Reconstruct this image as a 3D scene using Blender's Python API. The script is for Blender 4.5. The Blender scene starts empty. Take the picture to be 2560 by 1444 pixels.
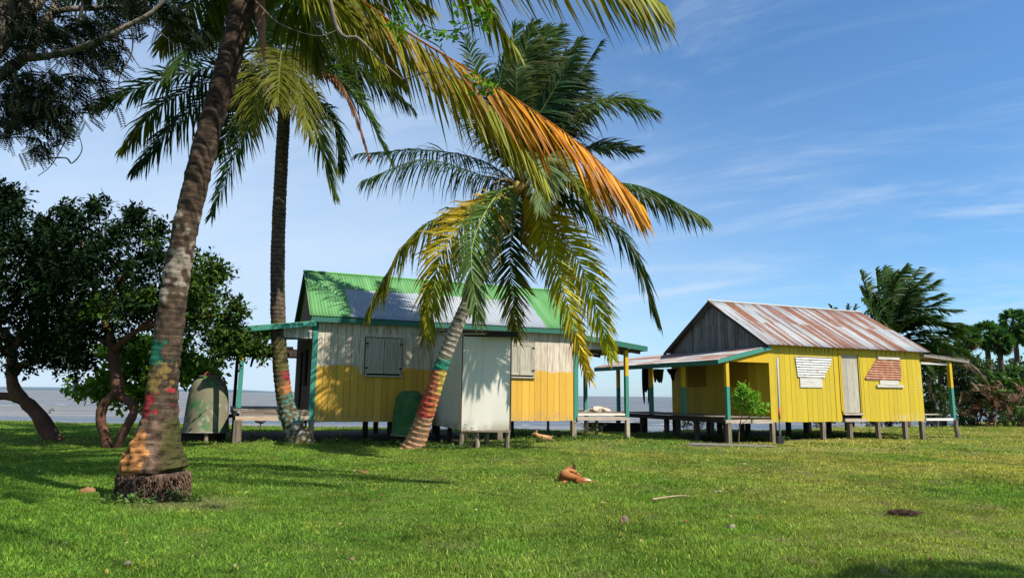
import bpy, math, random
import numpy as np
from mathutils import Matrix, Vector, noise as mnoise
random.seed(7); rng = np.random.default_rng(7); A_ = np.array
scene = bpy.context.scene
rad = math.radians

# ------------------------------------------------------------------ camera
CAM_H = 1.3; FPX = 1707.0; PITCH = math.atan(265/FPX); ROLL = rad(.63)
def _rx(a):
    c, s = math.cos(a), math.sin(a); return np.array([[1,0,0],[0,c,-s],[0,s,c]])
def _rz(a):
    c, s = math.cos(a), math.sin(a); return np.array([[c,-s,0],[s,c,0],[0,0,1]])
CR = _rx(math.pi/2+PITCH) @ _rz(ROLL)
cd = bpy.data.cameras.new('camera'); cam = bpy.data.objects.new('camera', cd)
scene.collection.objects.link(cam); scene.camera = cam
cd.sensor_width = 36; cd.lens = 36*FPX/2560; cd.clip_start = .05; cd.clip_end = 20000
cam.rotation_euler = Matrix(CR.tolist()).to_euler(); cam.location = (0, 0, CAM_H)

# ------------------------------------------------------------------ light
SUN_AZ = rad(56); SUN_EL = rad(48)           # azimuth measured from straight behind the camera towards the right
sdir = Vector((math.sin(SUN_AZ)*math.cos(SUN_EL), -math.cos(SUN_AZ)*math.cos(SUN_EL), math.sin(SUN_EL)))
sl = bpy.data.lights.new('sun', 'SUN'); sl.energy = 5.0; sl.angle = rad(.5); sl.color = (1, .93, .82)
so = bpy.data.objects.new('sun', sl); scene.collection.objects.link(so)
so.rotation_euler = sdir.to_track_quat('Z', 'Y').to_euler(); so.location = (20, -20, 30)
scene.view_settings.view_transform = 'Standard'; scene.view_settings.look = 'None'
scene.view_settings.exposure = 0.75; scene.view_settings.gamma = 1.0
world = bpy.data.worlds.new("World"); scene.world = world; world.use_nodes = True

class NT:
    def __init__(s, tree): s.t = tree; s.n = tree.nodes; s.l = tree.links
    def new(s, typ, **kw):
        n = s.n.new(typ)
        for k, v in kw.items(): setattr(n, k, v)
        return n
    def put(s, sock, v):
        if isinstance(v, bpy.types.NodeSocket): s.l.new(v, sock)
        elif v is not None:
            if hasattr(sock, 'default_value'):
                dv = sock.default_value
                if hasattr(dv, '__len__'):
                    if not hasattr(v, '__len__'): v = (v,)*len(dv)
                    if len(dv) == 4 and len(v) == 3: v = (*v, 1)
                sock.default_value = v
    def math(s, op, a, b=None, c=None, clamp=False):
        n = s.new('ShaderNodeMath', operation=op); n.use_clamp = clamp
        s.put(n.inputs[0], a); s.put(n.inputs[1], b)
        if c is not None: s.put(n.inputs[2], c)
        return n.outputs[0]
    def vmath(s, op, a, b=None):
        n = s.new('ShaderNodeVectorMath', operation=op); s.put(n.inputs[0], a); s.put(n.inputs[1], b); return n.outputs[0]
    def mix(s, f, a, b, blend='MIX'):
        n = s.new('ShaderNodeMix', data_type='RGBA', blend_type=blend)
        s.put(n.inputs[0], f); s.put(n.inputs[6], a); s.put(n.inputs[7], b); return n.outputs[2]
    def ramp(s, f, lo, hi):
        n = s.new('ShaderNodeMapRange'); n.interpolation_type = 'SMOOTHSTEP'
        s.put(n.inputs[0], f); n.inputs[1].default_value = lo; n.inputs[2].default_value = hi; return n.outputs[0]
    def coord(s, which='Object'): return s.new('ShaderNodeTexCoord').outputs[which]
    def pos(s): return s.new('ShaderNodeNewGeometry').outputs['Position']
    def sep(s, v):
        n = s.new('ShaderNodeSeparateXYZ'); s.put(n.inputs[0], v); return n.outputs
    def comb(s, x, y, z):
        n = s.new('ShaderNodeCombineXYZ'); s.put(n.inputs[0], x); s.put(n.inputs[1], y); s.put(n.inputs[2], z); return n.outputs[0]
    def noise(s, vec, scale, detail=4, rough=.55, stretch=None, dist=0):
        if stretch: vec = s.vmath('MULTIPLY', vec, stretch)
        n = s.new('ShaderNodeTexNoise'); s.put(n.inputs['Vector'], vec); n.inputs['Scale'].default_value = scale
        n.inputs['Detail'].default_value = detail; n.inputs['Roughness'].default_value = rough
        n.inputs['Distortion'].default_value = dist; return n.outputs[0]
    def attr(s, name='Col'):
        return s.new('ShaderNodeAttribute', attribute_name=name).outputs['Color']
    def bump(s, h, strength=.5, dist=.02):
        n = s.new('ShaderNodeBump'); s.put(n.inputs['Height'], h); n.inputs['Strength'].default_value = strength
        n.inputs['Distance'].default_value = dist; return n.outputs[0]

w = NT(world.node_tree); w.n.clear()
sky = w.new('ShaderNodeTexSky', sky_type='NISHITA'); sky.sun_disc = False
sky.sun_elevation = SUN_EL; sky.sun_rotation = math.pi - SUN_AZ
sky.air_density = 1.0; sky.dust_density = .5; sky.ozone_density = 2.5
wd = w.sep(w.coord('Generated'))
up = w.math('ADD', w.math('MAXIMUM', wd[2], 0), .12)
cx = w.math('DIVIDE', wd[0], up); cy = w.math('DIVIDE', wd[1], up)
rot = w.comb(w.math('ADD', w.math('MULTIPLY', cx, .8), w.math('MULTIPLY', cy, -.55)), w.math('ADD', w.math('MULTIPLY', cx, .5), w.math('MULTIPLY', cy, .85)), 2.3)
wisp = w.ramp(w.noise(rot, 1.15, 9, .64, (.55, 1.4, 1), .9), .47, .9)
soft = w.ramp(w.noise(rot, .55, 6, .6, (.7, 1.1, 1), .3), .42, .72)
left = w.ramp(w.math('MULTIPLY', wd[0], -1), -.28, .42)
low = w.ramp(w.math('MULTIPLY', wd[2], -1), -.34, -.02)
lown = w.ramp(w.noise(w.comb(wd[0], wd[1], w.math('MULTIPLY', wd[2], 3.2)), 4.5, 7, .6), .45, .72)
a1 = w.math('MULTIPLY', wisp, 1.0)
a2 = w.math('MULTIPLY', w.math('MULTIPLY', left, w.math('ADD', w.math('MULTIPLY', soft, .6), .45)), .95)
a3 = w.math('MULTIPLY', w.math('MULTIPLY', low, lown), .6)
band = w.math('MULTIPLY', w.ramp(w.math('MULTIPLY', wd[2], -1), -.5, -.02), w.ramp(w.math('MULTIPLY', wd[0], -1), -.62, .15))
a3 = w.math('MAXIMUM', a3, w.math('MULTIPLY', band, .72))
cl = w.math('SUBTRACT', 1, w.math('MULTIPLY', w.math('MULTIPLY', w.math('SUBTRACT', 1, a1), w.math('SUBTRACT', 1, a2)), w.math('SUBTRACT', 1, a3)), clamp=True)
skyc = w.mix(1, sky.outputs[0], (.81, 1.19, 1.45), 'MULTIPLY')
skyc = w.mix(cl, skyc, (5.3, 6.5, 8.0))
bg = w.new('ShaderNodeBackground'); w.put(bg.inputs[0], skyc); bg.inputs[1].default_value = .073
wo = w.new('ShaderNodeOutputWorld'); w.l.new(bg.outputs[0], wo.inputs[0])

# ------------------------------------------------------------------ pixel -> place
def ray(x, y): return CR @ np.array([(x-1280)/FPX, -(y-722)/FPX, -1.])
def at(x, y, Y):
    d = ray(x, y); return d*(Y/d[1]) + np.array([0, 0, CAM_H])
def G(x, y, z=0.):
    d = ray(x, y); return d*((z-CAM_H)/d[2]) + np.array([0, 0, CAM_H])

# ------------------------------------------------------------------ helpers
COL = scene.collection
def tag(o, label=None, cat=None, group=None, kind=None):
    if label: o['label'] = label
    if cat: o['category'] = cat
    if group: o['group'] = group
    if kind: o['kind'] = kind
    return o
def empty(name, loc, rz=0):
    o = bpy.data.objects.new(name, None); COL.objects.link(o); o.location = Vector([float(c) for c in loc]); o.rotation_euler = (0, 0, rz); return o
def mesh_np(name, V, F, mat, parent=None, cols=None, smooth=False):
    """F: (n,k) array or list of such arrays"""
    V = np.asarray(V, np.float32); Fs = F if isinstance(F, list) else [F]
    Fs = [np.asarray(f, np.int32) for f in Fs if len(f)]
    me = bpy.data.meshes.new(name); me.vertices.add(len(V)); me.vertices.foreach_set('co', V.ravel())
    idx = np.concatenate([f.ravel() for f in Fs]); cnt = np.concatenate([np.full(len(f), f.shape[1], np.int32) for f in Fs])
    st = np.concatenate([[0], np.cumsum(cnt)[:-1]]).astype(np.int32)
    me.loops.add(len(idx)); me.loops.foreach_set('vertex_index', idx)
    me.polygons.add(len(cnt)); me.polygons.foreach_set('loop_start', st); me.polygons.foreach_set('loop_total', cnt)
    me.update(calc_edges=True)
    me.polygons.foreach_set('use_smooth', np.full(len(cnt), bool(smooth)))
    if cols is not None:
        ca = me.color_attributes.new('Col', 'FLOAT_COLOR', 'POINT'); c = np.ones((len(V), 4), np.float32); c[:, :3] = cols
        ca.data.foreach_set('color', c.ravel())
    me.validate()
    o = bpy.data.objects.new(name, me); COL.objects.link(o); me.materials.append(mat)
    if parent: o.parent = parent
    return o
class MB:
    def __init__(s): s.v = []; s.f = {}; s.c = []; s.n = 0
    def add(s, V, F, col=(1, 1, 1)):
        V = np.asarray(V, float); s.v.append(V)
        c = np.asarray(col, float)
        s.c.append(np.tile(c, (len(V), 1)) if c.ndim == 1 else c)
        for f in F:
            f = np.asarray(f)
            if f.ndim == 1: f = f[None]
            if len(f): s.f.setdefault(f.shape[1], []).append(f + s.n)
        s.n += len(V)
    def hexa(s, P, col=(1, 1, 1)):   # 8 points: bottom 4 ccw, top 4 ccw
        s.add(P, [np.array([[3,2,1,0],[4,5,6,7],[0,1,5,4],[1,2,6,5],[2,3,7,6],[3,0,4,7]])], col)
    def box(s, x0, x1, y0, y1, z0, z1, col=(1, 1, 1), sh=(0, 0)):
        a, b = sh
        s.hexa([(x0,y0,z0),(x1,y0,z0),(x1,y1,z0),(x0,y1,z0),(x0+a,y0+b,z1),(x1+a,y0+b,z1),(x1+a,y1+b,z1),(x0+a,y1+b,z1)], col)
    def beam(s, p, q, w, h, col=(1, 1, 1), up=(0, 0, 1)):
        p = np.array(p, float); q = np.array(q, float); t = q-p; t /= np.linalg.norm(t)
        a = np.cross(t, up); a /= np.linalg.norm(a); b = np.cross(a, t)
        P = []
        for c in (p, q):
            P += [c-a*w/2-b*h/2, c+a*w/2-b*h/2, c+a*w/2+b*h/2, c-a*w/2+b*h/2]
        s.hexa(P, col)
    def prism(s, poly, ax, a0, a1, col=(1, 1, 1)):  # poly in the two other axes
        n = len(poly); V = []
        for a in (a0, a1):
            for p in poly:
                q = list(p); q.insert(ax, a); V.append(q)
        F = [np.array([list(range(n))[::-1]]), np.array([list(range(n, 2*n))]), np.array([[i, (i+1) % n, n+(i+1) % n, n+i] for i in range(n)])]
        s.add(V, F, col)
    def tube(s, P, R, k=10, col=(1, 1, 1), cap=True):
        P = np.asarray(P, float); R = np.broadcast_to(np.asarray(R, float), (len(P),))
        T = np.gradient(P, axis=0); T /= np.linalg.norm(T, axis=1)[:, None]+1e-9
        ref = np.array([0, 0, 1.]) if abs(T[0][2]) < .8 else np.array([1., 0, 0])
        A = np.zeros_like(P); a = ref
        for i in range(len(P)):
            a = a - T[i]*np.dot(a, T[i]); a /= np.linalg.norm(a)+1e-9; A[i] = a
        B = np.cross(T, A); th = np.arange(k)/k*2*math.pi
        V = (P[:, None] + R[:, None, None]*(A[:, None]*np.cos(th)[None, :, None] + B[:, None]*np.sin(th)[None, :, None])).reshape(-1, 3)
        n = len(P); i = np.arange(n-1)[:, None]*k; j = np.arange(k)[None]; j2 = (j+1) % k
        F = [np.stack([i+j, i+j2, i+k+j2, i+k+j], -1).reshape(-1, 4)]
        c = np.asarray(col, float)
        if c.ndim == 2: c = np.repeat(c, k, 0)
        if cap: F += [np.arange(k)[::-1][None], (np.arange(k)+(n-1)*k)[None]]
        s.add(V, F, c)
    def lathe(s, prof, k=24, c0=(0, 0, 0), col=(1, 1, 1)):
        prof = np.array(prof, float); th = np.arange(k)/k*2*math.pi; n = len(prof)
        V = np.stack([prof[:, 0][:, None]*np.cos(th)+c0[0], prof[:, 0][:, None]*np.sin(th)+c0[1], np.repeat(prof[:, 1][:, None], k, 1)+c0[2]], -1).reshape(-1, 3)
        i = np.arange(n-1)[:, None]*k; j = np.arange(k)[None]; j2 = (j+1) % k
        s.add(V, [np.stack([i+j, i+j2, i+k+j2, i+k+j], -1).reshape(-1, 4), np.arange(k)[::-1][None], (np.arange(k)+(n-1)*k)[None]], col)
    def blob(s, c, r, k=10, m=7, col=(1, 1, 1), rough=.0):
        prof = [(max(1e-3, math.sin(math.pi*i/m)), -math.cos(math.pi*i/m)) for i in range(m+1)]
        o = MB(); o.lathe(prof, k); V = np.concatenate(o.v)*np.array(r)
        if rough: V *= 1+rough*(rng.random((len(V), 1))-.5)
        s.add(V+np.array(c), [np.concatenate(f) for f in o.f.values()], col)
    def build(s, name, mat, parent=None, smooth=False):
        return mesh_np(name, np.concatenate(s.v), [np.concatenate(f) for f in s.f.values()], mat, parent, np.concatenate(s.c), smooth)

def curve(P, n):
    """smooth Catmull-Rom through points (any dim)"""
    P = np.asarray(P, float)
    if len(P) == 2: return P[0]+(P[1]-P[0])*np.linspace(0, 1, n)[:, None]
    Q = np.vstack([2*P[0]-P[1], P, 2*P[-1]-P[-2]]); seg = len(P)-1
    t = np.linspace(0, seg, n); i = np.minimum(t.astype(int), seg-1); u = (t-i)[:, None]
    a, b, c, d = Q[i], Q[i+1], Q[i+2], Q[i+3]
    return .5*((2*b)+(-a+c)*u+(2*a-5*b+4*c-d)*u**2+(-a+3*b-3*c+d)*u**3)
def pxs(L): return [at(*p) for p in L]

# ------------------------------------------------------------------ materials
def material(name):
    m = bpy.data.materials.new(name); m.use_nodes = True; t = NT(m.node_tree); t.n.clear()
    out = t.new('ShaderNodeOutputMaterial'); b = t.new('ShaderNodeBsdfPrincipled'); t.l.new(b.outputs[0], out.inputs[0])
    t.bsdf = b; t.out = out; t.m = m; return t
def setb(t, col=None, rough=.8, spec=.3, normal=None, metal=0, alb=.8):
    if col is not None: col = t.mix(1, col, (alb, alb, alb), 'MULTIPLY')
    t.put(t.bsdf.inputs['Base Color'], col); t.put(t.bsdf.inputs['Roughness'], rough)
    t.put(t.bsdf.inputs['Specular IOR Level'], spec); t.put(t.bsdf.inputs['Metallic'], metal)
    if normal is not None: t.put(t.bsdf.inputs['Normal'], normal)
    return t.m
def leafmat(name, transl=.3, rough=.5, spec=.35, var=.35):
    t = material(name); c = t.attr(); v = t.noise(t.pos(), 3., 3)
    c2 = t.mix(1, c, t.mix(v, (1-var,)*3, (1+var,)*3), 'MULTIPLY'); setb(t, c2, rough, spec)
    tr = t.new('ShaderNodeBsdfTranslucent'); t.put(tr.inputs[0], t.mix(1, c2, (1.05, 1.1, .45), 'MULTIPLY'))
    ms = t.new('ShaderNodeMixShader'); ms.inputs[0].default_value = transl
    t.l.new(t.bsdf.outputs[0], ms.inputs[1]); t.l.new(tr.outputs[0], ms.inputs[2]); t.l.new(ms.outputs[0], t.out.inputs[0]); return t.m
M = {}
M['leaf'] = leafmat('leaf', .42); M['frond'] = leafmat('frond', .26, .5, .13, .25)
M['darkleaf'] = leafmat('dark_leaf', .08, .8, .05); M['dry'] = leafmat('dry_leaf', .1, .9, .1)
def vcol(name, rough=.8, nscale=20, amt=.3, bump=.3, spec=.3, stretch=None):
    t = material(name); n = t.noise(t.coord(), nscale, 5, .6, stretch)
    setb(t, t.mix(1, t.attr(), t.mix(n, (1-amt,)*3, (1+amt,)*3), 'MULTIPLY'), rough, spec, t.bump(n, bump, .01)); return t.m
M['plain'] = vcol('painted_stuff'); M['bark'] = vcol('bark', .9, 14, .6, .9, .15, (1, 1, .6)); 
t = material('palm_bark'); o = t.pos()
ln = t.noise(o, 9, 5, .65, (.7, .7, 4.2), .35); cr = t.noise(o, 10, 4, .6, (3.6, 3.6, .5)); sp = t.noise(o, 55, 4, .7); md = t.noise(o, 6, 5, .7)
k = t.math('MULTIPLY', t.math('SUBTRACT', 1, t.math('MULTIPLY', t.ramp(ln, .56, .64), .5)), t.math('SUBTRACT', 1, t.math('MULTIPLY', t.ramp(cr, .57, .68), .3)))
k = t.math('MULTIPLY', k, t.math('ADD', .55, t.math('MULTIPLY', sp, .9))); k = t.math('MULTIPLY', k, t.math('ADD', .45, t.math('MULTIPLY', md, 1.1)))
M['palmbark'] = setb(t, t.mix(1, t.attr(), t.comb(k, k, k), 'MULTIPLY'), .9, .12, t.bump(k, .8, .02))
M['fur'] = vcol('fur', .85, 60, .2, .5, .15)
M['cloth'] = vcol('cloth', .95, 8, .15, .4, .05)
def wood(name, base, dark, amt=.6, bumpst=.4, axis=2, tint=True, spots=0):
    t = material(name); o = t.coord(); st = [9, 9, 9]; st[axis] = .7
    n = t.noise(o, 3.2, 6, .62, tuple(st)); n2 = t.noise(o, 1.3, 4)
    st2 = [30, 30, 30]; st2[axis] = 1.2; g = t.noise(o, 2.2, 3, .5, tuple(st2))
    c = t.mix(t.math('MULTIPLY', t.ramp(n, .4, .68), amt), base, dark)
    c = t.mix(t.math('MULTIPLY', t.ramp(n2, .5, .8), .35), c, tuple(x*.65 for x in base))
    if tint: c = t.mix(1, c, t.attr(), 'MULTIPLY')
    return setb(t, c, .85, .2, t.bump(t.math('ADD', n, t.math('MULTIPLY', g, .6)), bumpst, .006))
M['grey_wood'] = wood('grey_weathered_wood', (.30, .27, .23), (.09, .08, .07), .8)
M['gable_wood'] = wood('gable_weathered_wood', (.20, .20, .20), (.05, .05, .055), .85)
M['brown_wood'] = wood('brown_old_wood', (.19, .12, .075), (.05, .035, .025), .8)
M['dark_wood'] = wood('shade_dark_old_wood', (.07, .055, .045), (.02, .017, .015), .8)  # old wood, colour lowered to deepen parts that stand in shade
M['deck'] = wood('deck_boards', (.26, .21, .17), (.08, .06, .05), .8, axis=0)
M['rail'] = wood('pale_old_plank', (.48, .41, .33), (.2, .13, .09), .6, axis=0)
M['teal'] = wood('teal_paint', (.05, .26, .20), (.10, .15, .11), .35, .2)
M['dteal'] = wood('dark_teal_paint', (.035, .16, .12), (.05, .08, .06), .4, .2, axis=0)
M['yellow'] = wood('yellow_paint', (.62, .40, .025), (.36, .22, .02), .35, .25)
M['pile'] = wood('pile_wood', (.27, .22, .17), (.07, .055, .045), .85, .7)
M['shutter'] = wood('shutter_wood', (.46, .43, .36), (.20, .17, .13), .6)
M['white_wood'] = wood('white_old_paint', (.62, .6, .55), (.35, .28, .22), .5, axis=0)

# house one wall: mustard paint below, bare whitewashed boards above (brush-edge height differs board by board)
t = material('two_tone_wall'); o = t.coord(); xyz = t.sep(o)
n = t.noise(o, 3, 6, .62, (8, 8, .7)); big = t.noise(o, .9, 3); fine = t.noise(o, 6, 5, .7, (3, 3, .8))
edge = t.math('ADD', t.math('MULTIPLY', t.math('SUBTRACT', t.noise(o, 2.2, 3, .5, (1, 1, .1)), .5), .28), 2.02)
edge = t.math('ADD', edge, t.math('MULTIPLY', t.math('SUBTRACT', fine, .5), .12))
nearwin = t.math('MULTIPLY', t.math('MULTIPLY', t.ramp(xyz[0], 1.2, 1.3), t.math('SUBTRACT', 1, t.ramp(xyz[0], 2.38, 2.5))), .22)
edge = t.math('SUBTRACT', edge, nearwin)
isup = t.ramp(t.math('SUBTRACT', xyz[2], edge), -.02, .03)
white = t.mix(t.math('MULTIPLY', t.ramp(n, .38, .66), .75), (.70, .63, .51), (.33, .25, .18))
white = t.mix(t.math('MULTIPLY', t.ramp(big, .45, .7), t.ramp(xyz[0], 4, 7)), white, (.42, .29, .20))
yel = t.mix(t.math('MULTIPLY', t.ramp(n, .5, .72), .5), (.68, .40, .06), (.44, .26, .07))
wearb = t.math('MULTIPLY', t.ramp(t.math('MULTIPLY', xyz[2], -1), -.95, -.55), t.ramp(fine, .46, .6))
yel = t.mix(t.math('MULTIPLY', wearb, .8), yel, (.36, .27, .2))
yel = t.mix(t.ramp(t.noise(o, 12, 4, .7, (4, 4, .6)), .64, .7), yel, (.25, .17, .1))
M['wall1'] = setb(t, t.mix(1, t.mix(isup, yel, white), t.attr(), 'MULTIPLY'), .8, .25, t.bump(n, .35, .006))
# house two wall: bright yellow
t = material('bright_yellow_wall'); o = t.coord(); xyz = t.sep(o)
n = t.noise(o, 2.5, 6, .62, (7, 7, .7)); fine = t.noise(o, 6, 5, .7, (3, 3, .8))
c = t.mix(t.math('MULTIPLY', t.ramp(n, .42, .75), .55), (.55, .405, .022), (.42, .28, .02))
wr = t.math('MULTIPLY', t.math('MULTIPLY', t.ramp(t.math('MULTIPLY', xyz[2], -1), -.95, -.6), t.ramp(fine, .5, .6)), t.ramp(xyz[0], 4.9, 5.6))
strk = t.math('MULTIPLY', t.ramp(t.noise(o, 3, 3, .5, (14, 1, .25)), .66, .7), t.math('MULTIPLY', t.ramp(xyz[0], 4.3, 4.6), t.ramp(t.math('MULTIPLY', xyz[2], -1), -1.75, -1.6)))
c = t.mix(t.math('MAXIMUM', wr, strk), c, (.55, .47, .36))
c = t.mix(t.math('MULTIPLY', t.ramp(t.noise(o, 11, 4, .7), .62, .72), .45), c, (.25, .15, .02))
M['wall2'] = setb(t, t.mix(1, c, t.attr(), 'MULTIPLY'), .65, .3, t.bump(n, .3, .006))
# roofs
def roofmat(name, kind):
    t = material(name); o = t.coord(); xyz = t.sep(o)
    st = t.noise(o, 2.2, 6, .6, (3.0, .13, .13)); sp = t.noise(o, 18, 5, .7); bg_ = t.noise(o, .8, 4)
    galv = t.mix(t.ramp(bg_, .35, .7), (.33, .365, .39), (.45, .47, .475))
    if kind == 'green':
        e = t.math('MULTIPLY', t.math('SUBTRACT', t.noise(o, 4, 4, .6), .5), .25)
        x = t.math('ADD', xyz[0], e); zz = t.math('ADD', xyz[2], t.math('MULTIPLY', e, .5))
        bare = t.math('MULTIPLY', t.ramp(x, .95, 1.0), t.math('SUBTRACT', 1, t.ramp(x, 6.85, 6.9)))
        bare = t.math('MULTIPLY', bare, t.math('SUBTRACT', 1, t.ramp(zz, 4.30, 4.34)))
        bare = t.math('MAXIMUM', bare, t.math('MULTIPLY', t.math('MULTIPLY', t.ramp(x, 6.2, 6.3), t.math('SUBTRACT', 1, t.ramp(x, 6.85, 6.9))), t.math('SUBTRACT', 1, t.ramp(zz, 4.5, 4.55))))
        g = t.mix(t.ramp(st, .4, .7), (.105, .28, .095), (.16, .36, .145))
        g = t.mix(t.math('MULTIPLY', t.ramp(sp, .66, .72), .7), g, (.35, .42, .35))
        rust = t.math('MULTIPLY', t.ramp(st, .55, .68), t.math('MULTIPLY', bare, t.ramp(x, 5.2, 6.6)))
        c = t.mix(bare, g, t.mix(t.ramp(bg_, .3, .7), (.29, .34, .40), (.38, .41, .44))); c = t.mix(t.math('MULTIPLY', rust, .7), c, (.33, .17, .09))
    else:
        sheet = t.noise(t.comb(t.math('FLOOR', t.math('DIVIDE', xyz[0], .42)), t.math('FLOOR', t.math('DIVIDE', t.math('ADD', xyz[1], 50), 1.6)), 3), 3.7, 1)
        f = t.math('ADD', t.math('MULTIPLY', st, .8), t.math('ADD', t.math('MULTIPLY', sheet, .38), t.math('MULTIPLY', sp, .2)))
        rm = t.ramp(f, .65, .73)
        rc = t.mix(t.ramp(sp, .3, .7), (.15, .042, .014), (.31, .115, .04))
        c = t.mix(t.math('MULTIPLY', rm, .88), galv, rc); c = t.mix(t.math('MULTIPLY', t.ramp(sp, .62, .7), .6), c, (.35, .2, .13))
    return setb(t, c, .7, .14, t.bump(sp, .15, .004), .0)
M['roof_green'] = roofmat('green_and_bare_corrugated_iron', 'green'); M['roof_rust'] = roofmat('rusty_corrugated_iron', 'rust')
t = material('galvanised_patch'); o = t.coord(); n = t.noise(o, 7, 5, .65)
M['galv'] = setb(t, t.mix(t.ramp(n, .5, .66), (.62, .62, .6), (.4, .27, .2)), .5, .4)
t = material('rust_patch'); n = t.noise(t.coord(), 5, 5, .65)
M['rust'] = setb(t, t.mix(t.ramp(n, .4, .7), (.36, .13, .07), (.5, .28, .18)), .7, .3)
t = material('white_panel'); o = t.coord(); n = t.noise(o, 2, 5, .6, (1, 1, .5)); xyz = t.sep(o)
st = t.noise(o, 2, 5, .6, (5, 5, .4))
c = t.mix(t.ramp(n, .3, .8), (.80, .76, .66), (.70, .66, .56)); c = t.mix(t.math('MULTIPLY', t.ramp(st, .56, .75), .3), c, (.40, .38, .3))
c = t.mix(t.math('MULTIPLY', t.ramp(t.math('MULTIPLY', xyz[2], -1), -.75, -.42), t.ramp(n, .42, .6)), c, (.42, .38, .28))
M['panel'] = setb(t, c, .6, .3, t.bump(n, .1, .01))
t = material('painted_concrete'); o = t.coord(); n = t.noise(o, 2.6, 6, .65, (1, 1, .8)); f = t.noise(o, 16, 5, .7)
c = t.mix(t.ramp(n, .50, .64), (.20, .185, .12), (.075, .19, .075)); c = t.mix(t.ramp(t.noise(o, 3.4, 5, .7, (1.3, 1.3, .9)), .55, .66), c, (.36, .36, .27))
c = t.mix(t.math('MULTIPLY', t.ramp(f, .5, .75), .5), c, (.07, .08, .05))
M['cistern'] = setb(t, t.mix(1, c, t.attr(), 'MULTIPLY'), .85, .2, t.bump(f, .5, .01))
t = material('green_concrete'); n = t.noise(t.coord(), 4, 6, .65)
M['cistern2'] = setb(t, t.mix(t.ramp(n, .35, .7), (.035, .12, .04), (.08, .2, .07)), .8, .2, t.bump(n, .5, .01))

def ground_color(t):
    p = t.pos(); s = t.sep(p); q = t.comb(s[0], s[1], 0)
    a = t.noise(q, .35, 4, .6); b = t.noise(q, 1.9, 5, .65); d = t.noise(q, 6.5, 4, .6)
    dry = t.math('ADD', t.ramp(s[0], -6, 11), t.math('MULTIPLY', t.ramp(s[1], 7, 15), .25))
    dryf = t.math('MULTIPLY', dry, t.ramp(a, .25, .7), clamp=True)
    c = t.mix(dryf, (.098, .20, .026), (.30, .285, .08))
    c = t.mix(t.math('MULTIPLY', t.ramp(b, .52, .72), .6), c, (.24, .28, .05))
    c = t.mix(t.math('MULTIPLY', t.ramp(d, .5, .75), .35), c, (.045, .10, .016))
    bare = t.math('MULTIPLY', t.ramp(t.noise(q, 1.1, 5, .7), .56, .68), t.math('ADD', .45, t.ramp(s[0], -4, 6)), clamp=True)
    wx = t.math('ADD', s[0], 3.7); wy = t.math('SUBTRACT', s[1], 8.1)
    rr = t.math('SQRT', t.math('ADD', t.math('MULTIPLY', wx, wx), t.math('MULTIPLY', wy, wy)))
    foot = t.math('MULTIPLY', t.math('SUBTRACT', 1, t.ramp(t.math('ADD', rr, t.math('MULTIPLY', b, .9)), .75, 1.35)), .9)
    near = t.math('MULTIPLY', t.ramp(t.noise(q, 2.4, 5, .7), .53, .66), t.math('MULTIPLY', t.ramp(t.math('SUBTRACT', s[0], t.math('MULTIPLY', s[1], .38)), .1, 1.1), t.math('SUBTRACT', 1, t.ramp(s[1], 8.5, 11))))
    bare = t.math('MAXIMUM', t.math('MAXIMUM', bare, foot), near)
    return c, bare, q
t = material('lawn_soil'); c, bare, q = ground_color(t)
n = t.noise(q, 30, 5, .7); n2 = t.noise(q, 90, 3, .6)
c = t.mix(1, c, t.mix(n, (.45, .45, .4), (1.15, 1.15, 1.1)), 'MULTIPLY')
c = t.mix(t.math('MULTIPLY', bare, .75), c, t.mix(n, (.11, .075, .04), (.24, .18, .11)))
zz = t.sep(t.pos())[2]
c = t.mix(t.ramp(t.math('MULTIPLY', zz, -1), .1, .3), c, (.06, .045, .035))
# worn soil beside the lawn in the near right corner, bare earth under the houses coloured extra dark to deepen the shade
s_ = t.sep(t.pos())
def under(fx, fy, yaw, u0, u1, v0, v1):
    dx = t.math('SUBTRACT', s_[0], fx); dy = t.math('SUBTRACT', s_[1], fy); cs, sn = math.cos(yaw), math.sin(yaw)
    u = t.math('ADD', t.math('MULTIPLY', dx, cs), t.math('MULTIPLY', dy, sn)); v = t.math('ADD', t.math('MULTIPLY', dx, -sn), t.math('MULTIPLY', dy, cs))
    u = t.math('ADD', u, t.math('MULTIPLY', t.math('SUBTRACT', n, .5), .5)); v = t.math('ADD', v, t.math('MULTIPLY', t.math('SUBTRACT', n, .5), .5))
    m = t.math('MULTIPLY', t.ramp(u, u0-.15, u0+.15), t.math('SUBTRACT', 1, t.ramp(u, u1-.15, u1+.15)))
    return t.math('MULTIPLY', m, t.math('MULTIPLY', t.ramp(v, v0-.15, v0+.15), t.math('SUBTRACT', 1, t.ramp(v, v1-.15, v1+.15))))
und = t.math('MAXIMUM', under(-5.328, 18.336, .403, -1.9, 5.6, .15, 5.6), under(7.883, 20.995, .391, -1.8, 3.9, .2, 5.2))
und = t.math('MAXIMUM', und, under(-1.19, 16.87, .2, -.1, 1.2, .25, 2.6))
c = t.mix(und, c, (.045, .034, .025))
cor = t.ramp(t.math('ADD', t.math('SUBTRACT', s_[0], t.math('MULTIPLY', s_[1], .55)), t.math('MULTIPLY', n, .25)), 1.14, 1.3)
c = t.mix(t.math('MULTIPLY', cor, t.ramp(t.math('MULTIPLY', s_[1], -1), -6.5, -5.4)), c, (.15, .125, .11))
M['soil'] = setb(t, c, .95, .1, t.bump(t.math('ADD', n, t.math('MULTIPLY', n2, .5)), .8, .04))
t = material('grass_blades'); c, bare, q = ground_color(t)
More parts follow.
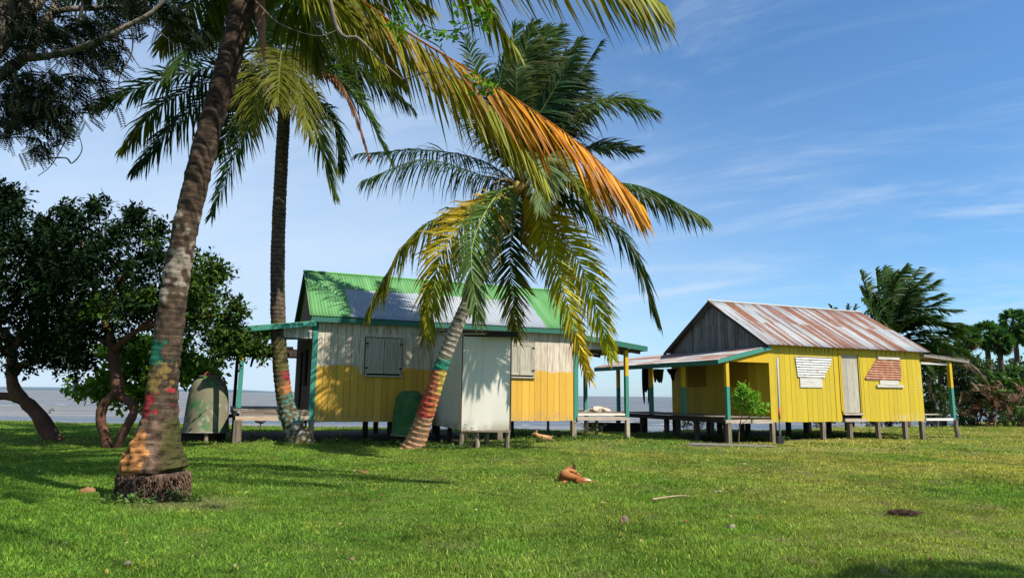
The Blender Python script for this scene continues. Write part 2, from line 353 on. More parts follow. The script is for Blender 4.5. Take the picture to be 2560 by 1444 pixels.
v = t.attr(); c = t.mix(1, c, v, 'MULTIPLY'); c = t.mix(1, c, (1.45, 1.45, 1.2), 'MULTIPLY'); c = t.mix(t.math('MULTIPLY', bare, .55), c, (.30, .24, .13)); setb(t, c, .6, .15)
tr = t.new('ShaderNodeBsdfTranslucent'); t.put(tr.inputs[0], t.mix(1, c, (1.0, 1.15, .45), 'MULTIPLY'))
ms = t.new('ShaderNodeMixShader'); ms.inputs[0].default_value = .35
t.l.new(t.bsdf.outputs[0], ms.inputs[1]); t.l.new(tr.outputs[0], ms.inputs[2]); t.l.new(ms.outputs[0], t.out.inputs[0]); M['grass'] = t.m
t = material('murky_sea'); p = t.pos(); s = t.sep(p)
w1 = t.noise(p, .32, 6, .6, (.55, 1.5, 1), .4); w2 = t.noise(p, 1.6, 4, .6, (.6, 1.4, 1)); w3 = t.noise(p, .018, 4, .6, (.25, 1.9, 1)); w4 = t.noise(p, .11, 5, .65, (.3, 1.8, 1))
h = t.math('ADD', w1, t.math('MULTIPLY', w2, .25))
cap = t.math('MULTIPLY', t.ramp(w1, .635, .655), t.ramp(t.noise(p, .09, 3, .5), .5, .58))
c = t.mix(t.ramp(w3, .38, .62), (.17, .16, .135), (.095, .13, .17)); c = t.mix(t.math('MULTIPLY', t.ramp(w4, .48, .62), .6), c, (.34, .29, .25)); c = t.mix(t.math('MULTIPLY', t.ramp(w4, .6, .36), .0), c, c); c = t.mix(cap, c, (.8, .8, .8))
M['sea'] = setb(t, c, .38, .28, t.bump(h, 1, 1.1)); t.bsdf.inputs['IOR'].default_value = 1.33

# ------------------------------------------------------------------ setting
EDGE = np.array([(-400, 33), (-60, 33), (-30, 30.5), (-20.5, 29.3), (-12, 28.2), (-6, 26.6), (3.3, 26.1), (9, 28), (14, 31), (22, 35.2), (30, 44), (60, 70), (400, 120)])
def edge_y(x): return np.interp(x, EDGE[:, 0], EDGE[:, 1])
def gz(x, y):
    x = np.asarray(x, float); y = np.asarray(y, float)
    z = .02*np.sin(x*.9+1.3*np.sin(y*.5))+.02*np.sin(y*1.3+x*.4)+.012*np.sin(x*3.1+y*1.7)*np.sin(y*2.7)
    z = z*np.clip((y-3)/4, 0, 1)
    e = y-edge_y(x)-.25*np.sin(x*2.1)-.15*np.sin(x*5.3)
    return np.where(e > 0, z-np.clip(e/.7, 0, 1)*1.9-.0*e, z)
xs = np.concatenate([np.linspace(-400, -40, 12)[:-1], np.arange(-40, 45, .3), np.linspace(45, 400, 12)])
ys = np.concatenate([np.linspace(-200, 0, 10)[:-1], np.arange(0, 25, .35), np.arange(25, 50, .18), np.linspace(50, 130, 20)])
X, Y = np.meshgrid(xs, ys); Z = gz(X, Y); V = np.stack([X, Y, Z], -1).reshape(-1, 3); nx = len(xs)
i = (np.arange(len(ys)-1)[:, None]*nx+np.arange(nx-1)[None]).ravel()
g = mesh_np('ground', V, np.stack([i, i+1, i+nx+1, i+nx], -1), M['soil'], smooth=True); tag(g, kind='structure')
mb = MB(); mb.add([(-9000, 20, -.85), (9000, 20, -.85), (9000, 12000, -.85), (-9000, 12000, -.85)], [np.array([[0, 1, 2, 3]])])
tag(mb.build('water', M['sea']), kind='structure')
# low far coast on the left
t = material('far_coast'); M['coast'] = setb(t, t.mix(t.noise(t.pos(), .01, 3), (.10, .15, .19), (.13, .19, .24)), 1, 0)
mb = MB(); pts = []
for k in range(60):
    x = -6200+k*75; pts.append((x, 5500+k*22, (26+10*mnoise.noise(Vector((k*.3, 0, 0))))*min(1, (60-k)/14)))
V = []; 
for x, y, z in pts: V += [(x, y, -2), (x, y, z), (x, y+400, z*.8), (x, y+400, -2)]
F = [[4*k+j, 4*k+4+j, 4*k+5+j, 4*k+1+j] for k in range(59) for j in range(3)]
mb.add(V, [np.array(F)]); tag(mb.build('far_coast', M['coast'], smooth=True), kind='structure')

# grass: blades over the lawn
def blades(n, y0, y1, hmin, hmax, wd, xpad=1.5, ypow=1.0):
    u = rng.random(n); y = y0+(y1-y0)*u**ypow
    x = (rng.random(n)*2-1)*(.79*y+xpad)
    k = (y < edge_y(x)-.1) & ~((x > 1.22+.55*y) & (y < 6.2))
    for (fx, fy, yaw, u0, u1, v0, v1) in ((-5.328, 18.336, .403, -1.9, 5.6, .15, 5.6), (7.883, 20.995, .391, -1.8, 3.9, .2, 5.2), (-1.19, 16.87, .2, -.1, 1.2, .25, 2.6)):
        u_ = (x-fx)*math.cos(yaw)+(y-fy)*math.sin(yaw)+rng.normal(0, .08, n); v_ = -(x-fx)*math.sin(yaw)+(y-fy)*math.cos(yaw)+rng.normal(0, .08, n)
        k &= ~((u_ > u0) & (u_ < u1) & (v_ > v0) & (v_ < v1))
    k &= ~((np.hypot(x+4.06, y-8.45) < .42))
    x = x[k]; y = y[k]; n = len(x)
    pn = np.sin(x*2.3+np.sin(y*1.9)*2)*np.sin(y*2.1+np.sin(x*1.3)*2)     # patchy height
    h = (hmin+(hmax-hmin)*rng.random(n)**1.6)*(1+.35*pn)
    a = rng.random(n)*2*math.pi; lean = h*(.25+.9*rng.random(n))
    b = rng.random(n)*2*math.pi; ww = wd*(.6+.8*rng.random(n))
    z = gz(x, y)-.004
    P = np.stack([x, y, z], -1); W = np.stack([np.cos(a)*ww/2, np.sin(a)*ww/2, 0*a], -1)
    L = np.stack([np.cos(b)*lean, np.sin(b)*lean, h], -1)
    Mi = P+L*np.array([.4, .4, .62])
    V = np.stack([P-W, P+W, Mi+W*.8, Mi-W*.8, P+L], 1).reshape(-1, 3)
    i = np.arange(n)*5
    t_ = (.62+.6*rng.random(n)); yb = rng.random(n)
    t_ = t_*(.82+.36*(rng.random(n))); cl_ = np.sin(x*7.1+2*np.sin(y*5.3+x))*np.sin(y*6.3+1.5*np.sin(x*4.7)); cm = np.sin(x*1.7+1.3*np.sin(y*1.1+2))*np.sin(y*1.4+1.7*np.sin(x*.9)); t_ = t_*(1+.28*cl_+.18*cm)*np.where(rng.random(n) < .12, .45, 1); h0 = 1+.3*cl_
    c = np.stack([t_*(1+.5*(yb > .88)), t_*(1+.15*(yb > .88)), t_*(1-.1*(yb > .88))], -1)
    c[yb > .972] = (2.6, 1.7, 2.2)
    c = np.repeat(c, 5, 0)
    return V, np.stack([i, i+1, i+2, i+3], -1), np.stack([i+3, i+2, i+4], -1), c
Vs, Qs, Ts, Cs = [], [], [], []; off = 0
for a in [(230000, 3.6, 9.5, .016, .046, .0075, .6, .8), (210000, 9.5, 17, .018, .048, .013, .8, .9), (150000, 17, 38, .026, .062, .026, 1, .8)]:
    v, q, tt, c = blades(*a); Vs.append(v); Qs.append(q+off); Ts.append(tt+off); Cs.append(c); off += len(v)
o = mesh_np('grass', np.concatenate(Vs), [np.concatenate(Qs), np.concatenate(Ts)], M['grass'], cols=np.concatenate(Cs))
tag(o, 'short bright green lawn grass in front of the two stilt houses', 'grass', kind='stuff')

# ------------------------------------------------------------------ houses
class Frame:
    def __init__(s, x, y, yaw): s.x, s.y, s.yaw = x, y, yaw
    def w(s, u, v, z=0): c, n = math.cos(s.yaw), math.sin(s.yaw); return (s.x+u*c-v*n, s.y+u*n+v*c, z)
def tint(a=.12): g = 1-a+2*a*random.random(); return (g*(1+.04*(random.random()-.5)), g, g*(1-.06*random.random()))
def boards_front(mb, u0, u1, v, z0, z1, bw=.2, skips=(), th=.022, gap=.009, a=.12, ztop=None):
    u = u0
    while u < u1-1e-3:
        e = min(u+bw*(.8+.4*random.random()), u1)
        if u1-e < .06: e = u1
        zt = z1 if ztop is None else ztop((u+e)/2)
        zr = [(z0+random.uniform(-.008, .008), zt)]
        for (a0, a1, b0, b1) in skips:
            if (u+e)/2 > a0 and (u+e)/2 < a1: zr = [(p, min(q, b0)) for p, q in zr if p < b0]+[(max(p, b1), q) for p, q in zr if q > b1]
        c = tint(a); dv = random.uniform(-.003, .003)
        for p, q in zr: mb.box(u+gap/2, e-gap/2, v+dv, v+th, p, q, c)
        u = e
def boards_side(mb, v0, v1, u, z0, ztop, bw=.2, th=.022, gap=.009, sgn=-1, a=.12, zlow=None):
    v = v0
    while v < v1-1e-3:
        e = min(v+bw*(.8+.4*random.random()), v1)
        c = tint(a); g2 = gap/2
        x0, x1 = (u, u+th) if sgn < 0 else (u-th, u)
        mb.hexa([(x0, v+g2, z0), (x1, v+g2, z0), (x1, e-g2, z0), (x0, e-g2, z0), (x0, v+g2, ztop(v+g2)), (x1, v+g2, ztop(v+g2)), (x1, e-g2, ztop(e-g2)), (x0, e-g2, ztop(e-g2))], c)
        v = e
def corrugated(mb, P, A, B, pitch=.085, amp=.011, nt=6, wave='a', sag=0):
    """sheet P + s*A + t*B; ridges run along B (waves across A)"""
    P, A, B = (np.array(x, float) for x in (P, A, B)); la = np.linalg.norm(A); N = np.cross(A, B); N /= np.linalg.norm(N)
    ns = int(la/pitch*6); s = np.linspace(0, 1, ns+1); tt = np.linspace(0, 1, nt+1)
    S, T_ = np.meshgrid(s, tt)
    H = amp*np.sin(S*la/pitch*2*math.pi)+.004*np.sin(S*la*1.7+T_*3)+.006*np.floor((T_*.999)*2)*-1
    V = P+S[..., None]*A+T_[..., None]*B+N*(H[..., None])
    # ragged lower ends sheet by sheet
    i = (np.arange(nt)[:, None]*(ns+1)+np.arange(ns)[None]).ravel()
    F = np.stack([i, i+1, i+ns+2, i+ns+1], -1); n0 = V.reshape(-1, 3)
    Vb = n0-N*.003; m = len(n0)
    rim = []
    for r in (np.arange(ns+1), np.arange(ns+1)+nt*(ns+1)):
        rim.append(np.stack([r[:-1], r[1:], r[1:]+m, r[:-1]+m], -1))
    mb.add(np.vstack([n0, Vb]), [F, F[:, ::-1]+m, np.concatenate(rim)])
def pile(root, u, v, z1, w_=.11, name='stilt', rnd=False, lean=0., mat=None, z0=-.15):
    mb = MB(); c = tint(.25)
    if rnd:
        P = [(u+lean*(1-k/4)+random.uniform(-.012, .012), v+random.uniform(-.01, .01), z0+(z1-z0)*k/4) for k in range(5)]
        mb.tube(P, [w_/2*random.uniform(.9, 1.15) for _ in range(5)], 9, c)
    else:
        mb.hexa([(u-w_/2+lean, v-w_/2, z0), (u+w_/2+lean, v-w_/2, z0), (u+w_/2+lean, v+w_/2, z0), (u-w_/2+lean, v+w_/2, z0), (u-w_/2, v-w_/2, z1), (u+w_/2, v-w_/2, z1), (u+w_/2, v+w_/2, z1), (u-w_/2, v+w_/2, z1)], c)
    return mb.build(name, mat or M['pile'], root)
def post2(root, u, v, z0, z1, split, w_=.1, front=None):
    mb = MB(); mb.box(u-w_/2, u+w_/2, v-w_/2, v+w_/2, z0, split, (1, 1, 1), (0, 0)); p = mb.build('porch_post', M['teal'], root)
    mb = MB(); mb.box(u-w_/2, u+w_/2, v-w_/2, v+w_/2, split, z1, (1, 1, 1)); mb.build('upper_paint', M['yellow'], p)
    p['label'] = 'post painted teal below and yellow above'
def fascia(root, p, q, h, mat, w_=.025, name='fascia'):
    mb = MB(); mb.beam(p, q, w_, h); return mb.build(name, mat, root)

# ---- house one
H1 = Frame(-5.328, 18.336, .403)
h1 = empty('wooden_house', (H1.x, H1.y, 0), H1.yaw)
tag(h1, 'mustard and faded white stilt house with a green and bare metal roof', 'house')
W1, D1, FZ, EZ, RZ = 8.05, 4.0, .54, 3.22, 4.90
mb = MB(); boards_front(mb, .12, W1-.12, 0, FZ, EZ, .2, a=.1)
mb.box(.02, W1-.02, .028, .06, FZ+.02, EZ-.01, (.5, .5, .5)); o = mb.build('front_wall', M['wall1'], h1); o['label'] = 'vertical boards, mustard below and worn white above'
rs = (RZ-.05-3.24)/(D1/2)
top = lambda v: 3.24+rs*(D1/2-abs(v-D1/2))-.04
for u_, g_ in ((0, -1), (W1, 1)):
    mb = MB(); boards_side(mb, .03, D1, u_, FZ, top, .16, sgn=g_); mb.build('gable_wall', M['brown_wood'], h1)
mb = MB(); boards_front(mb, .03, W1-.03, D1-.02, FZ, EZ-.1, .2); mb.build('back_wall', M['brown_wood'], h1)
mb = MB(); mb.box(.03, W1-.03, .07, D1-.05, FZ+.02, FZ+.1); mb.build('floor', M['dark_wood'], h1)
for u in (0, W1-.12):
    mb = MB(); mb.box(u-.012, u+.132, -.028, .028, FZ-.03, EZ-.08); mb.build('corner_board', M['teal'], h1)
# roof planes
ov = .22; ez = 3.34; rz = RZ
mb = MB(); corrugated(mb, (-.14, -ov, ez), (W1+.28+.06, 0, 0), (0, D1/2+ov, rz-ez)); corrugated(mb, (W1+.2, D1+ov, ez), (-(W1+.34), 0, 0), (0, -(D1/2+ov), rz-ez))
ro = mb.build('roof', M['roof_green'], h1, smooth=True); ro['label'] = 'green painted corrugated iron with a bare metal middle'
mb = MB(); mb.tube([(-.15, D1/2, rz+.005), (W1+.2, D1/2, rz+.005)], .03, 8, (.15, .42, .14)); mb.build('ridge_cap', M['plain'], h1)
fascia(h1, (-.1, -ov+.03, ez-.09), (W1+.15, -ov+.03, ez-.09), .13, M['dteal'])
for u in (-.1, W1+.15):
    for s in (0, 1):
        v0 = -ov if s == 0 else D1+ov
        fascia(h1, (u, v0, ez-.05), (u, D1/2, rz-.05), .1, M['dark_wood'], name='bargeboard')
def shutter_window(root, u0, u1, z0, z1):
    mb = MB(); mb.box(u0-.07, u1+.07, -.0035, -.001, z0-.07, z1+.07, (.12, .1, .08)); mb.build('window_gap', M['dark_wood'], root); mb = MB(); f = .045; y0, y1 = -.05, -.004
    mb.box(u0-f, u0, y0, y1, z0-f, z1+f); mb.box(u1, u1+f, y0, y1, z0-f, z1+f); mb.box(u0, u1, y0, y1, z1, z1+f); mb.box(u0-.03-f, u1+.03+f, y0-.015, y1, z0-2*f, z0-f-.003)
    fr = mb.build('window', M['shutter'], root); m = (u0+u1)/2
    for a, b in ((u0+.005, m-.008), (m+.008, u1-.005)):
        mb = MB(); mb.box(a, b, -.03, -.006, z0, z1, tint(.06))
        for (p, q, r_, s_) in ((a, a+.05, z0, z1), (b-.05, b, z0, z1), (a+.05, b-.05, z0, z0+.06), (a+.05, b-.05, z1-.06, z1)): mb.box(p, q, -.043, -.031, r_, s_, (1.1, 1.1, 1.05))
        mb.build('shutter', M['shutter'], fr)
    for z in (z0+.12, z1-.14):
        for a, b in ((u0-.045, u0+.03), (u1-.03, u1+.045)): mb = MB(); mb.box(a, b, -.062, -.05, z, z+.05, (.05, .04, .03)); mb.build('hinge', M['plain'], fr)
shutter_window(h1, 1.46, 2.40, 1.85, 2.78)
shutter_window(h1, 5.62, 6.50, 1.90, 2.84)
for u in [1.5, 1.7, 1.9, 2.1, 2.3, 6.1, 6.3]: mb = MB(); mb.box(u, u+.02, -.012, -.001, 2.95, 3.12, (.35, .3, .25)); mb.build('batten', M['plain'], h1)
mb = MB(); mb.box(-.045, -.002, .9, 1.5, 1.5, 2.5, (.4, .4, .4)); mb.box(-.05, -.046, .98, 1.42, 1.58, 2.42, (.12, .12, .12)); mb.build('side_window', M['dark_wood'], h1)
mb = MB(); mb.box(-.045, -.002, 2.2, 3.0, .72, 2.5, (.5, .5, .5)); mb.build('side_door', M['dark_wood'], h1)
# left veranda
def lean_roof(root, u_in, z_in, u_out, z_out, v0, v1, mat, name='porch_roof'):
    mb = MB()
    if u_out < u_in: corrugated(mb, (u_out, v1, z_out), (0, v0-v1, 0), (u_in-u_out, 0, z_in-z_out), nt=4)
    else: corrugated(mb, (u_out, v0, z_out), (0, v1-v0, 0), (u_in-u_out, 0, z_in-z_out), nt=4)
    return mb.build(name, mat, root, smooth=True)
lean_roof(h1, -.02, 3.20, -2.0, 2.93, -.25, 5.0, M['roof_green'])
fascia(h1, (-2.0, -.24, 2.86), (.03, -.24, 3.13), .13, M['teal']); fascia(h1, (-1.97, -.22, 2.84), (-1.97, 5.0, 2.84), .14, M['dteal'])
mb = MB(); 
for k in range(9):     # short boards filling the gap above the beam
    u = -1.0+k*.108; mb.box(u, u+.1, -.03, -.01, 2.74, 2.84+.135*(u+2), tint(.2))
mb.build('eave_board', M['white_wood'], h1)
mb = MB(); mb.beam((-1.9, .02, 2.70), (-.02, .02, 2.76), .06, .1); mb.build('porch_beam', M['dark_wood'], h1)
mb = MB(); mb.beam((-2.0, 4.9, 2.58), (1.6, 4.9, 2.58), .05, .3); mb.beam((-2.0, 4.7, 2.72), (-.05, 4.7, 2.75), .05, .1); mb.beam((-1.0, .3, 2.86), (-1.0, 4.8, 2.86), .06, .08); mb.build('rear_beam', M['dark_wood'], h1)
mb = MB()
for k, (u, l) in enumerate(((-1.30, .34), (-1.12, .2), (-.98, .3))): mb.hexa([(u-.05, 4.8, 2.45-l), (u+.01, 4.8, 2.45-l), (u+.01, 4.83, 2.45-l), (u-.05, 4.83, 2.45-l), (u, 4.8, 2.5), (u+.1, 4.8, 2.5), (u+.1, 4.83, 2.5), (u, 4.83, 2.5)], (.4, .4, .4))
mb.build('broken_slat', M['dark_wood'], h1)
post2(h1, -1.74, .0, .9, 2.78, 2.1, .11)
mb = MB(); mb.box(-1.79, -1.69, 4.75, 4.85, .8, 2.7, (.6, .6, .6)); mb.build('porch_post', M['dark_wood'], h1)
def deck(root, u0, u1, v0, v1, z, along='u', zrot=0):
    mb = MB()
    if along == 'u':
        v = v0
        while v < v1:
            mb.box(u0+random.uniform(-.03, .02), u1, v, min(v+.17, v1), z-.03, z+random.uniform(-.004, .004), tint(.2)); v += .178
    else:
        u = u0
        while u < u1:
            mb.box(u, min(u+.17, u1), v0+random.uniform(-.03, .02), v1, z-.03, z+random.uniform(-.004, .004), tint(.2)); u += .178
    return mb.build('deck', M['deck'], root)
deck(h1, -1.85, -.02, .0, 4.9, .86, 'v')
mb = MB(); mb.box(-1.68, -.0, -.06, -.01, .72, .83, (.9, .85, .8)); mb.build('deck_joist', M['deck'], h1)
mb = MB(); mb.box(-1.8, .0, -.075, -.012, .585, .70, (1.1, 1, .9)); mb.build('deck_joist', M['rail'], h1)
mb = MB(); mb.box(-1.84, -1.78, 0, 4.9, .68, .81, (.5, .5, .5)); mb.build('deck_joist', M['dark_wood'], h1)
mb = MB(); mb.beam((-2.5, 1.5, .62), (-1.8, 1.5, .66), .05, .1); mb.build('deck_joist', M['dark_wood'], h1)
pile(h1, -1.73, -.02, .6, .2); pile(h1, .08, .02, .55, .13)
for u, v in ((.12, 2), (1.9, 2), (2.3, .5), (3.4, 2.2), (5.0, 2.0), (.1, 3.8), (2.6, 3.8), (4.6, 3.8)): pile(h1, u, v, .55, .14, mat=M['dark_wood'])  # inner stilts take the shade-darkened wood
pile(h1, 5.45, .04, .55, .16); pile(h1, 7.92, .04, .55, .15); pile(h1, 6.5, 1.6, .55, .13, mat=M['dark_wood']); pile(h1, 5.85, 3.9, .55, .11); pile(h1, 7.3, 3.9, .55, .13); pile(h1, 8.5, 3.0, .55, .09, rnd=True); pile(h1, -1.7, 2.4, .7, .13, mat=M['dark_wood']); pile(h1, -1.7, 4.7, .7, .13, mat=M['dark_wood'])
# right veranda
lean_roof(h1, W1+.02, 3.19, 10.5, 2.90, -.25, 2.85, M['roof_green'])
fascia(h1, (W1+.02, -.24, 3.10), (10.5, -.24, 2.82), .15, M['dteal']); fascia(h1, (10.47, -.22, 2.82), (10.47, 2.85, 2.82), .13, M['dteal'])
mb = MB()
for k in range(10):
    u = W1+.03+k*.11; mb.box(u, u+.1, -.03, -.01, 2.76, 3.06-.115*(u-W1), tint(.2))
mb.build('eave_board', M['white_wood'], h1)
mb = MB()
for v in (.05, .9, 1.8, 2.6): mb.beam((W1+.05, v, 2.99), (10.4, v, 2.72), .05, .1, tint(.2))
mb.build('porch_rafter', M['brown_wood'], h1)
post2(h1, 9.83, 0, .62, 2.78, 1.95, .115); post2(h1, 9.7, 2.45, .7, 2.75, 2.0, .11)
mb = MB(); mb.box(9.6, 9.7, 4.2, 4.3, .7, 2.8, (.5, .5, .5)); mb.build('porch_post', M['dark_wood'], h1)
deck(h1, W1+.02, 9.85, .02, 2.6, .80, 'u')
mb = MB(); mb.box(W1-.0, 9.75, -.03, .015, .70, .765, (1.3, 1.2, 1.1)); mb.build('deck_joist', M['white_wood'], h1)
mb = MB(); mb.box(W1-.05, 9.77, -.07, -.032, .55, .665, (1, 1, 1)); o = mb.build('deck_joist', M['rail'], h1)
pile(h1, 9.83, -.02, .62, .12, mat=M['rail']); pile(h1, 8.92, .35, .6, .11, rnd=True); pile(h1, 9.7, 2.4, .75, .12, mat=M['dark_wood'])

# ---- white lean-to bathroom on stilts
A0 = np.array([-1.19, 16.87]); A1 = np.array([.0, 16.98]); DV = np.array([-1.03, 2.72])
sh = empty('outhouse', (A0[0], A0[1], 0)); tag(sh, 'narrow white panelled outhouse on log stilts against the mustard house front', 'outhouse')
def quadwall(mb, p, q, z0, zp, zq, th, col=(1, 1, 1)):
    p = np.array(p); q = np.array(q); d = q-p; n = np.array([-d[1], d[0]])/np.linalg.norm(d)*th
    mb.hexa([(*p, z0), (*q, z0), (*(q+n), z0), (*(p+n), z0), (*p, zp), (*q, zq), (*(q+n), zq), (*(p+n), zp)], col)
r0 = np.array([0., 0.]); r1 = A1-A0; SB, ST = .45, 2.78
mb = MB(); quadwall(mb, r0, r1, SB, ST-.06, ST-.06, .03); mb.build('front_panel', M['panel'], sh)
mb = MB(); quadwall(mb, r0+DV, r0+np.array([0, .032]), SB, 3.03, ST-.04, .03, (.92, .95, .95)); quadwall(mb, r1+np.array([0, .032]), r1+DV, SB, ST-.04, 3.03, .03); mb.build('side_panel', M['panel'], sh)
mb = MB()
for p in (r0+np.array([-.01, -.008]), r1+np.array([.0, -.008])): mb.box(p[0]-.012, p[0]+.012, p[1]-.008, p[1]+.012, SB-.03, ST-.05, (.10, .06, .04))
mb.box(0, 1.19, -.0, .04, SB-.04, SB-.005, (.3, .22, .16)); mb.build('edge_trim', M['plain'], sh)
mb = MB(); e0 = r0+np.array([-.18, -.25]); e1 = r1+np.array([.2, -.25])
P0 = (*e0, 2.83); corrugated(mb, P0, (*(e1-e0), 0), (*(DV*1.08), .25), nt=3); mb.build('shed_roof', M['dark_wood'], sh)
mb = MB(); mb.beam((*(e0+[.75, .03]), 2.76), (*(e1+[-.03, .03]), 2.77), .03, .12, (.5, .5, .5)); mb.beam((*(r0+[.0, .1]), 2.72), (*(r1+[0, .1]), 2.72), .06, .1, (.4, .4, .4)); mb.build('fascia', M['dark_wood'], sh)
for k, (a, d_) in enumerate(((.03, .08), (.41, .1), (.77, .5), (1.13, .02))):
    q = r0+(r1-r0)*a/1.19+DV/2.9*d_
    mb = MB(); mb.tube([(q[0]+random.uniform(-.02, .02), q[1], z) for z in (-.1, .1, .3, .46)], [.065, .06, .062, .055], 10, tint(.2)); mb.build('stilt', M['pile'], sh)
for a, d_ in ((.1, 1.4), (1.1, 1.5), (.1, 2.6)):
    q = r0+(r1-r0)*a/1.19+DV/2.9*d_; mb = MB(); mb.tube([(q[0], q[1], -.1), (q[0], q[1], .46)], .06, 8, (.4, .4, .4)); mb.build('stilt', M['dark_wood'], sh)

# ---- house two
H2 = Frame(7.883, 20.995, .391)
h2 = empty('wooden_house', (H2.x, H2.y, 0), H2.yaw)
tag(h2, 'bright yellow stilt house with rust streaked corrugated roof, right of the two', 'house')
W2, D2, FZ, EZ, RZ = 6.68, 5.0, .58, 2.93, 4.58
mb = MB(); boards_front(mb, .0, W2, 0, FZ, EZ, .2, skips=((2.97, 3.82, FZ-.1, 2.74),), a=.07)
mb.box(.02, 2.95, .028, .06, FZ+.02, EZ-.01, (.5, .5, .5)); mb.box(3.84, W2-.02, .028, .06, FZ+.02, EZ-.01, (.5, .5, .5)); mb.box(2.95, 3.84, .028, .06, 2.76, EZ-.01, (.5, .5, .5))
mb.build('front_wall', M['wall2'], h2)
mb = MB()
for k in range(3): a = 3.0+k*.265; mb.box(a, a+.258, .035, .058, .86, 2.72, tint(.1))
dr = mb.build('door', M['shutter'], h2)
mb = MB(); mb.box(2.955, 3.0, -.012, .06, .8, 2.75); mb.box(3.80, 3.845, -.012, .06, .8, 2.75); mb.box(3.0, 3.8, -.01, .06, 2.72, 2.76); mb.build('door_frame', M['yellow'], dr)
mb = MB(); mb.box(2.99, 3.83, -.03, .06, .79, .845, (1.1, 1.1, 1.1)); mb.build('door_sill', M['rail'], dr)
mb = MB(); mb.box(2.97, 3.88, -.06, .0, .575, .68, (1, 1, 1)); mb.build('step_board', M['rail'], h2)
mb = MB(); mb.box(2.95, 3.85, .08, .12, .56, .8, (.3, .3, .3)); mb.build('floor_beam', M['dark_wood'], h2)
mb = MB(); mb.box(2.88, 2.93, -.022, -.002, .9, 2.9); mb.box(2.66, 2.70, -.012, -.002, .62, 2.9);  mb.build('batten', M['yellow'], h2)
for u in list(np.arange(1.2, 2.5, .16))+list(np.arange(4.6, 6.0, .22)): mb = MB(); mb.box(u, u+.014, -.012, -.001, 2.74, 2.88, (.25, .17, .02)); mb.build('batten', M['plain'], h2)
rs2 = (RZ-EZ)/(D2/2)
top2 = lambda v: EZ+rs2*(D2/2-abs(v-D2/2))-.05
for u_, g_, f_ in ((0, -1, lambda v: 2.82), (W2, 1, top2)):
    mb = MB(); boards_side(mb, .03, D2, u_, FZ, f_, .17, sgn=g_); mb.build('side_wall', M['wall2'], h2)
mb = MB(); boards_side(mb, .0, D2, -.02, 2.78, top2, .16, a=.3, th=.03); mb.build('gable', M['gable_wood'], h2)
mb = MB(); boards_front(mb, .03, W2-.03, D2-.02, FZ, EZ-.1, .2); mb.build('back_wall', M['wall2'], h2)
mb = MB(); mb.box(.03, W2-.03, .13, D2-.05, FZ+.02, FZ+.1); mb.build('floor', M['dark_wood'], h2)
ov = .2; ez = EZ-.02
mb = MB(); corrugated(mb, (-.22, -ov, ez), (W2+.52, 0, 0), (0, D2/2+ov, RZ-ez)); corrugated(mb, (W2+.3, D2+ov, ez), (-(W2+.52), 0, 0), (0, -(D2/2+ov), RZ-ez))
o = mb.build('roof', M['roof_rust'], h2, smooth=True); o['label'] = 'grey corrugated iron streaked with rust'
mb = MB(); mb.tube([(-.22, D2/2, RZ+.01), (W2+.3, D2/2, RZ+.01)], .03, 8, (.5, .48, .45)); mb.build('ridge_cap', M['plain'], h2)
for v0 in (-ov, D2+ov): fascia(h2, (-.18, v0, ez-.07), (-.18, D2/2, RZ-.07), .1, M['dark_wood'], name='bargeboard')
def patch(root, poly, mat, name, n=8, horiz=True):
    """corrugated scrap nailed on the wall, ridges horizontal; poly = (z, uleft, uright) rows from the bottom up"""
    V = []; rows = []
    poly = sorted(poly); z = np.linspace(poly[0][0], poly[-1][0], 61)
    ul = np.interp(z, [p[0] for p in poly], [p[1] for p in poly])+.006*np.sin(z*90); ur = np.interp(z, [p[0] for p in poly], [p[2] for p in poly])+.01*np.sin(z*70)
    nu = 8
    for zi, a, b in zip(z, ul, ur):
        for k in range(nu+1): V.append((a+(b-a)*k/nu, -.03-.012*math.sin(zi/.078*2*math.pi)-.006*math.sin(k), zi))
    m = len(V); V += [(x, y+.003, zz) for x, y, zz in V]
    i = (np.arange(60)[:, None]*(nu+1)+np.arange(nu)[None]).ravel(); F = np.stack([i, i+1, i+nu+2, i+nu+1], -1)
    mb = MB(); mb.add(V, [F, F[:, ::-1]+m]); o = mb.build(name, mat, root, smooth=True); return o
w_ = patch(h2, [(1.94, 1.12, 2.22), (2.1, 1.1, 2.24), (2.15, 1.1, 2.34), (2.45, 1.06, 2.55), (2.60, 1.05, 2.56)], M['galv'], 'window_cover'); w_['label'] = 'silver corrugated scrap'
mb = MB(); mb.box(1.2, 2.12, -.028, -.004, 1.64, 1.935, (1, 1, 1)); mb.build('window_patch', M['white_wood'], h2)
w_ = patch(h2, [(1.92, 4.02, 5.66), (2.0, 4.0, 5.66), (2.3, 4.28, 5.67), (2.66, 4.62, 5.66)], M['rust'], 'window_cover'); w_['label'] = 'rusty corrugated scrap'
for bx_, nm_ in (((4.62, 5.62, -.05, -.03, 2.61, 2.69), 'window_batten'), ((4.66, 5.54, -.026, -.004, 1.78, 1.915), 'window_patch'), ((4.50, 5.74, -.05, -.006, 1.69, 1.77), 'window_sill')): mb = MB(); mb.box(*bx_); mb.build(nm_, M['white_wood'], h2)
mb = MB()   # faint painted lettering rows near the right corner (illegible in the photo)
for r_ in range(5):
    z = 2.02-r_*.095; x = 6.42
    while x < 6.64:
        l = random.uniform(.015, .04); mb.box(x, x+l, -.006, -.0045, z, z+.035, (.72, .6, .2)); x += l+.015
mb.build('faded_writing', M['plain'], h2)
for u0, v0 in ((0, .95), (0, 3.0)):
    mb = MB(); mb.box(-.03, -.004, v0, v0+1.0, 1.65, 2.55, (.55, .5, .5)); mb.build('side_shutter', M['yellow'], h2)
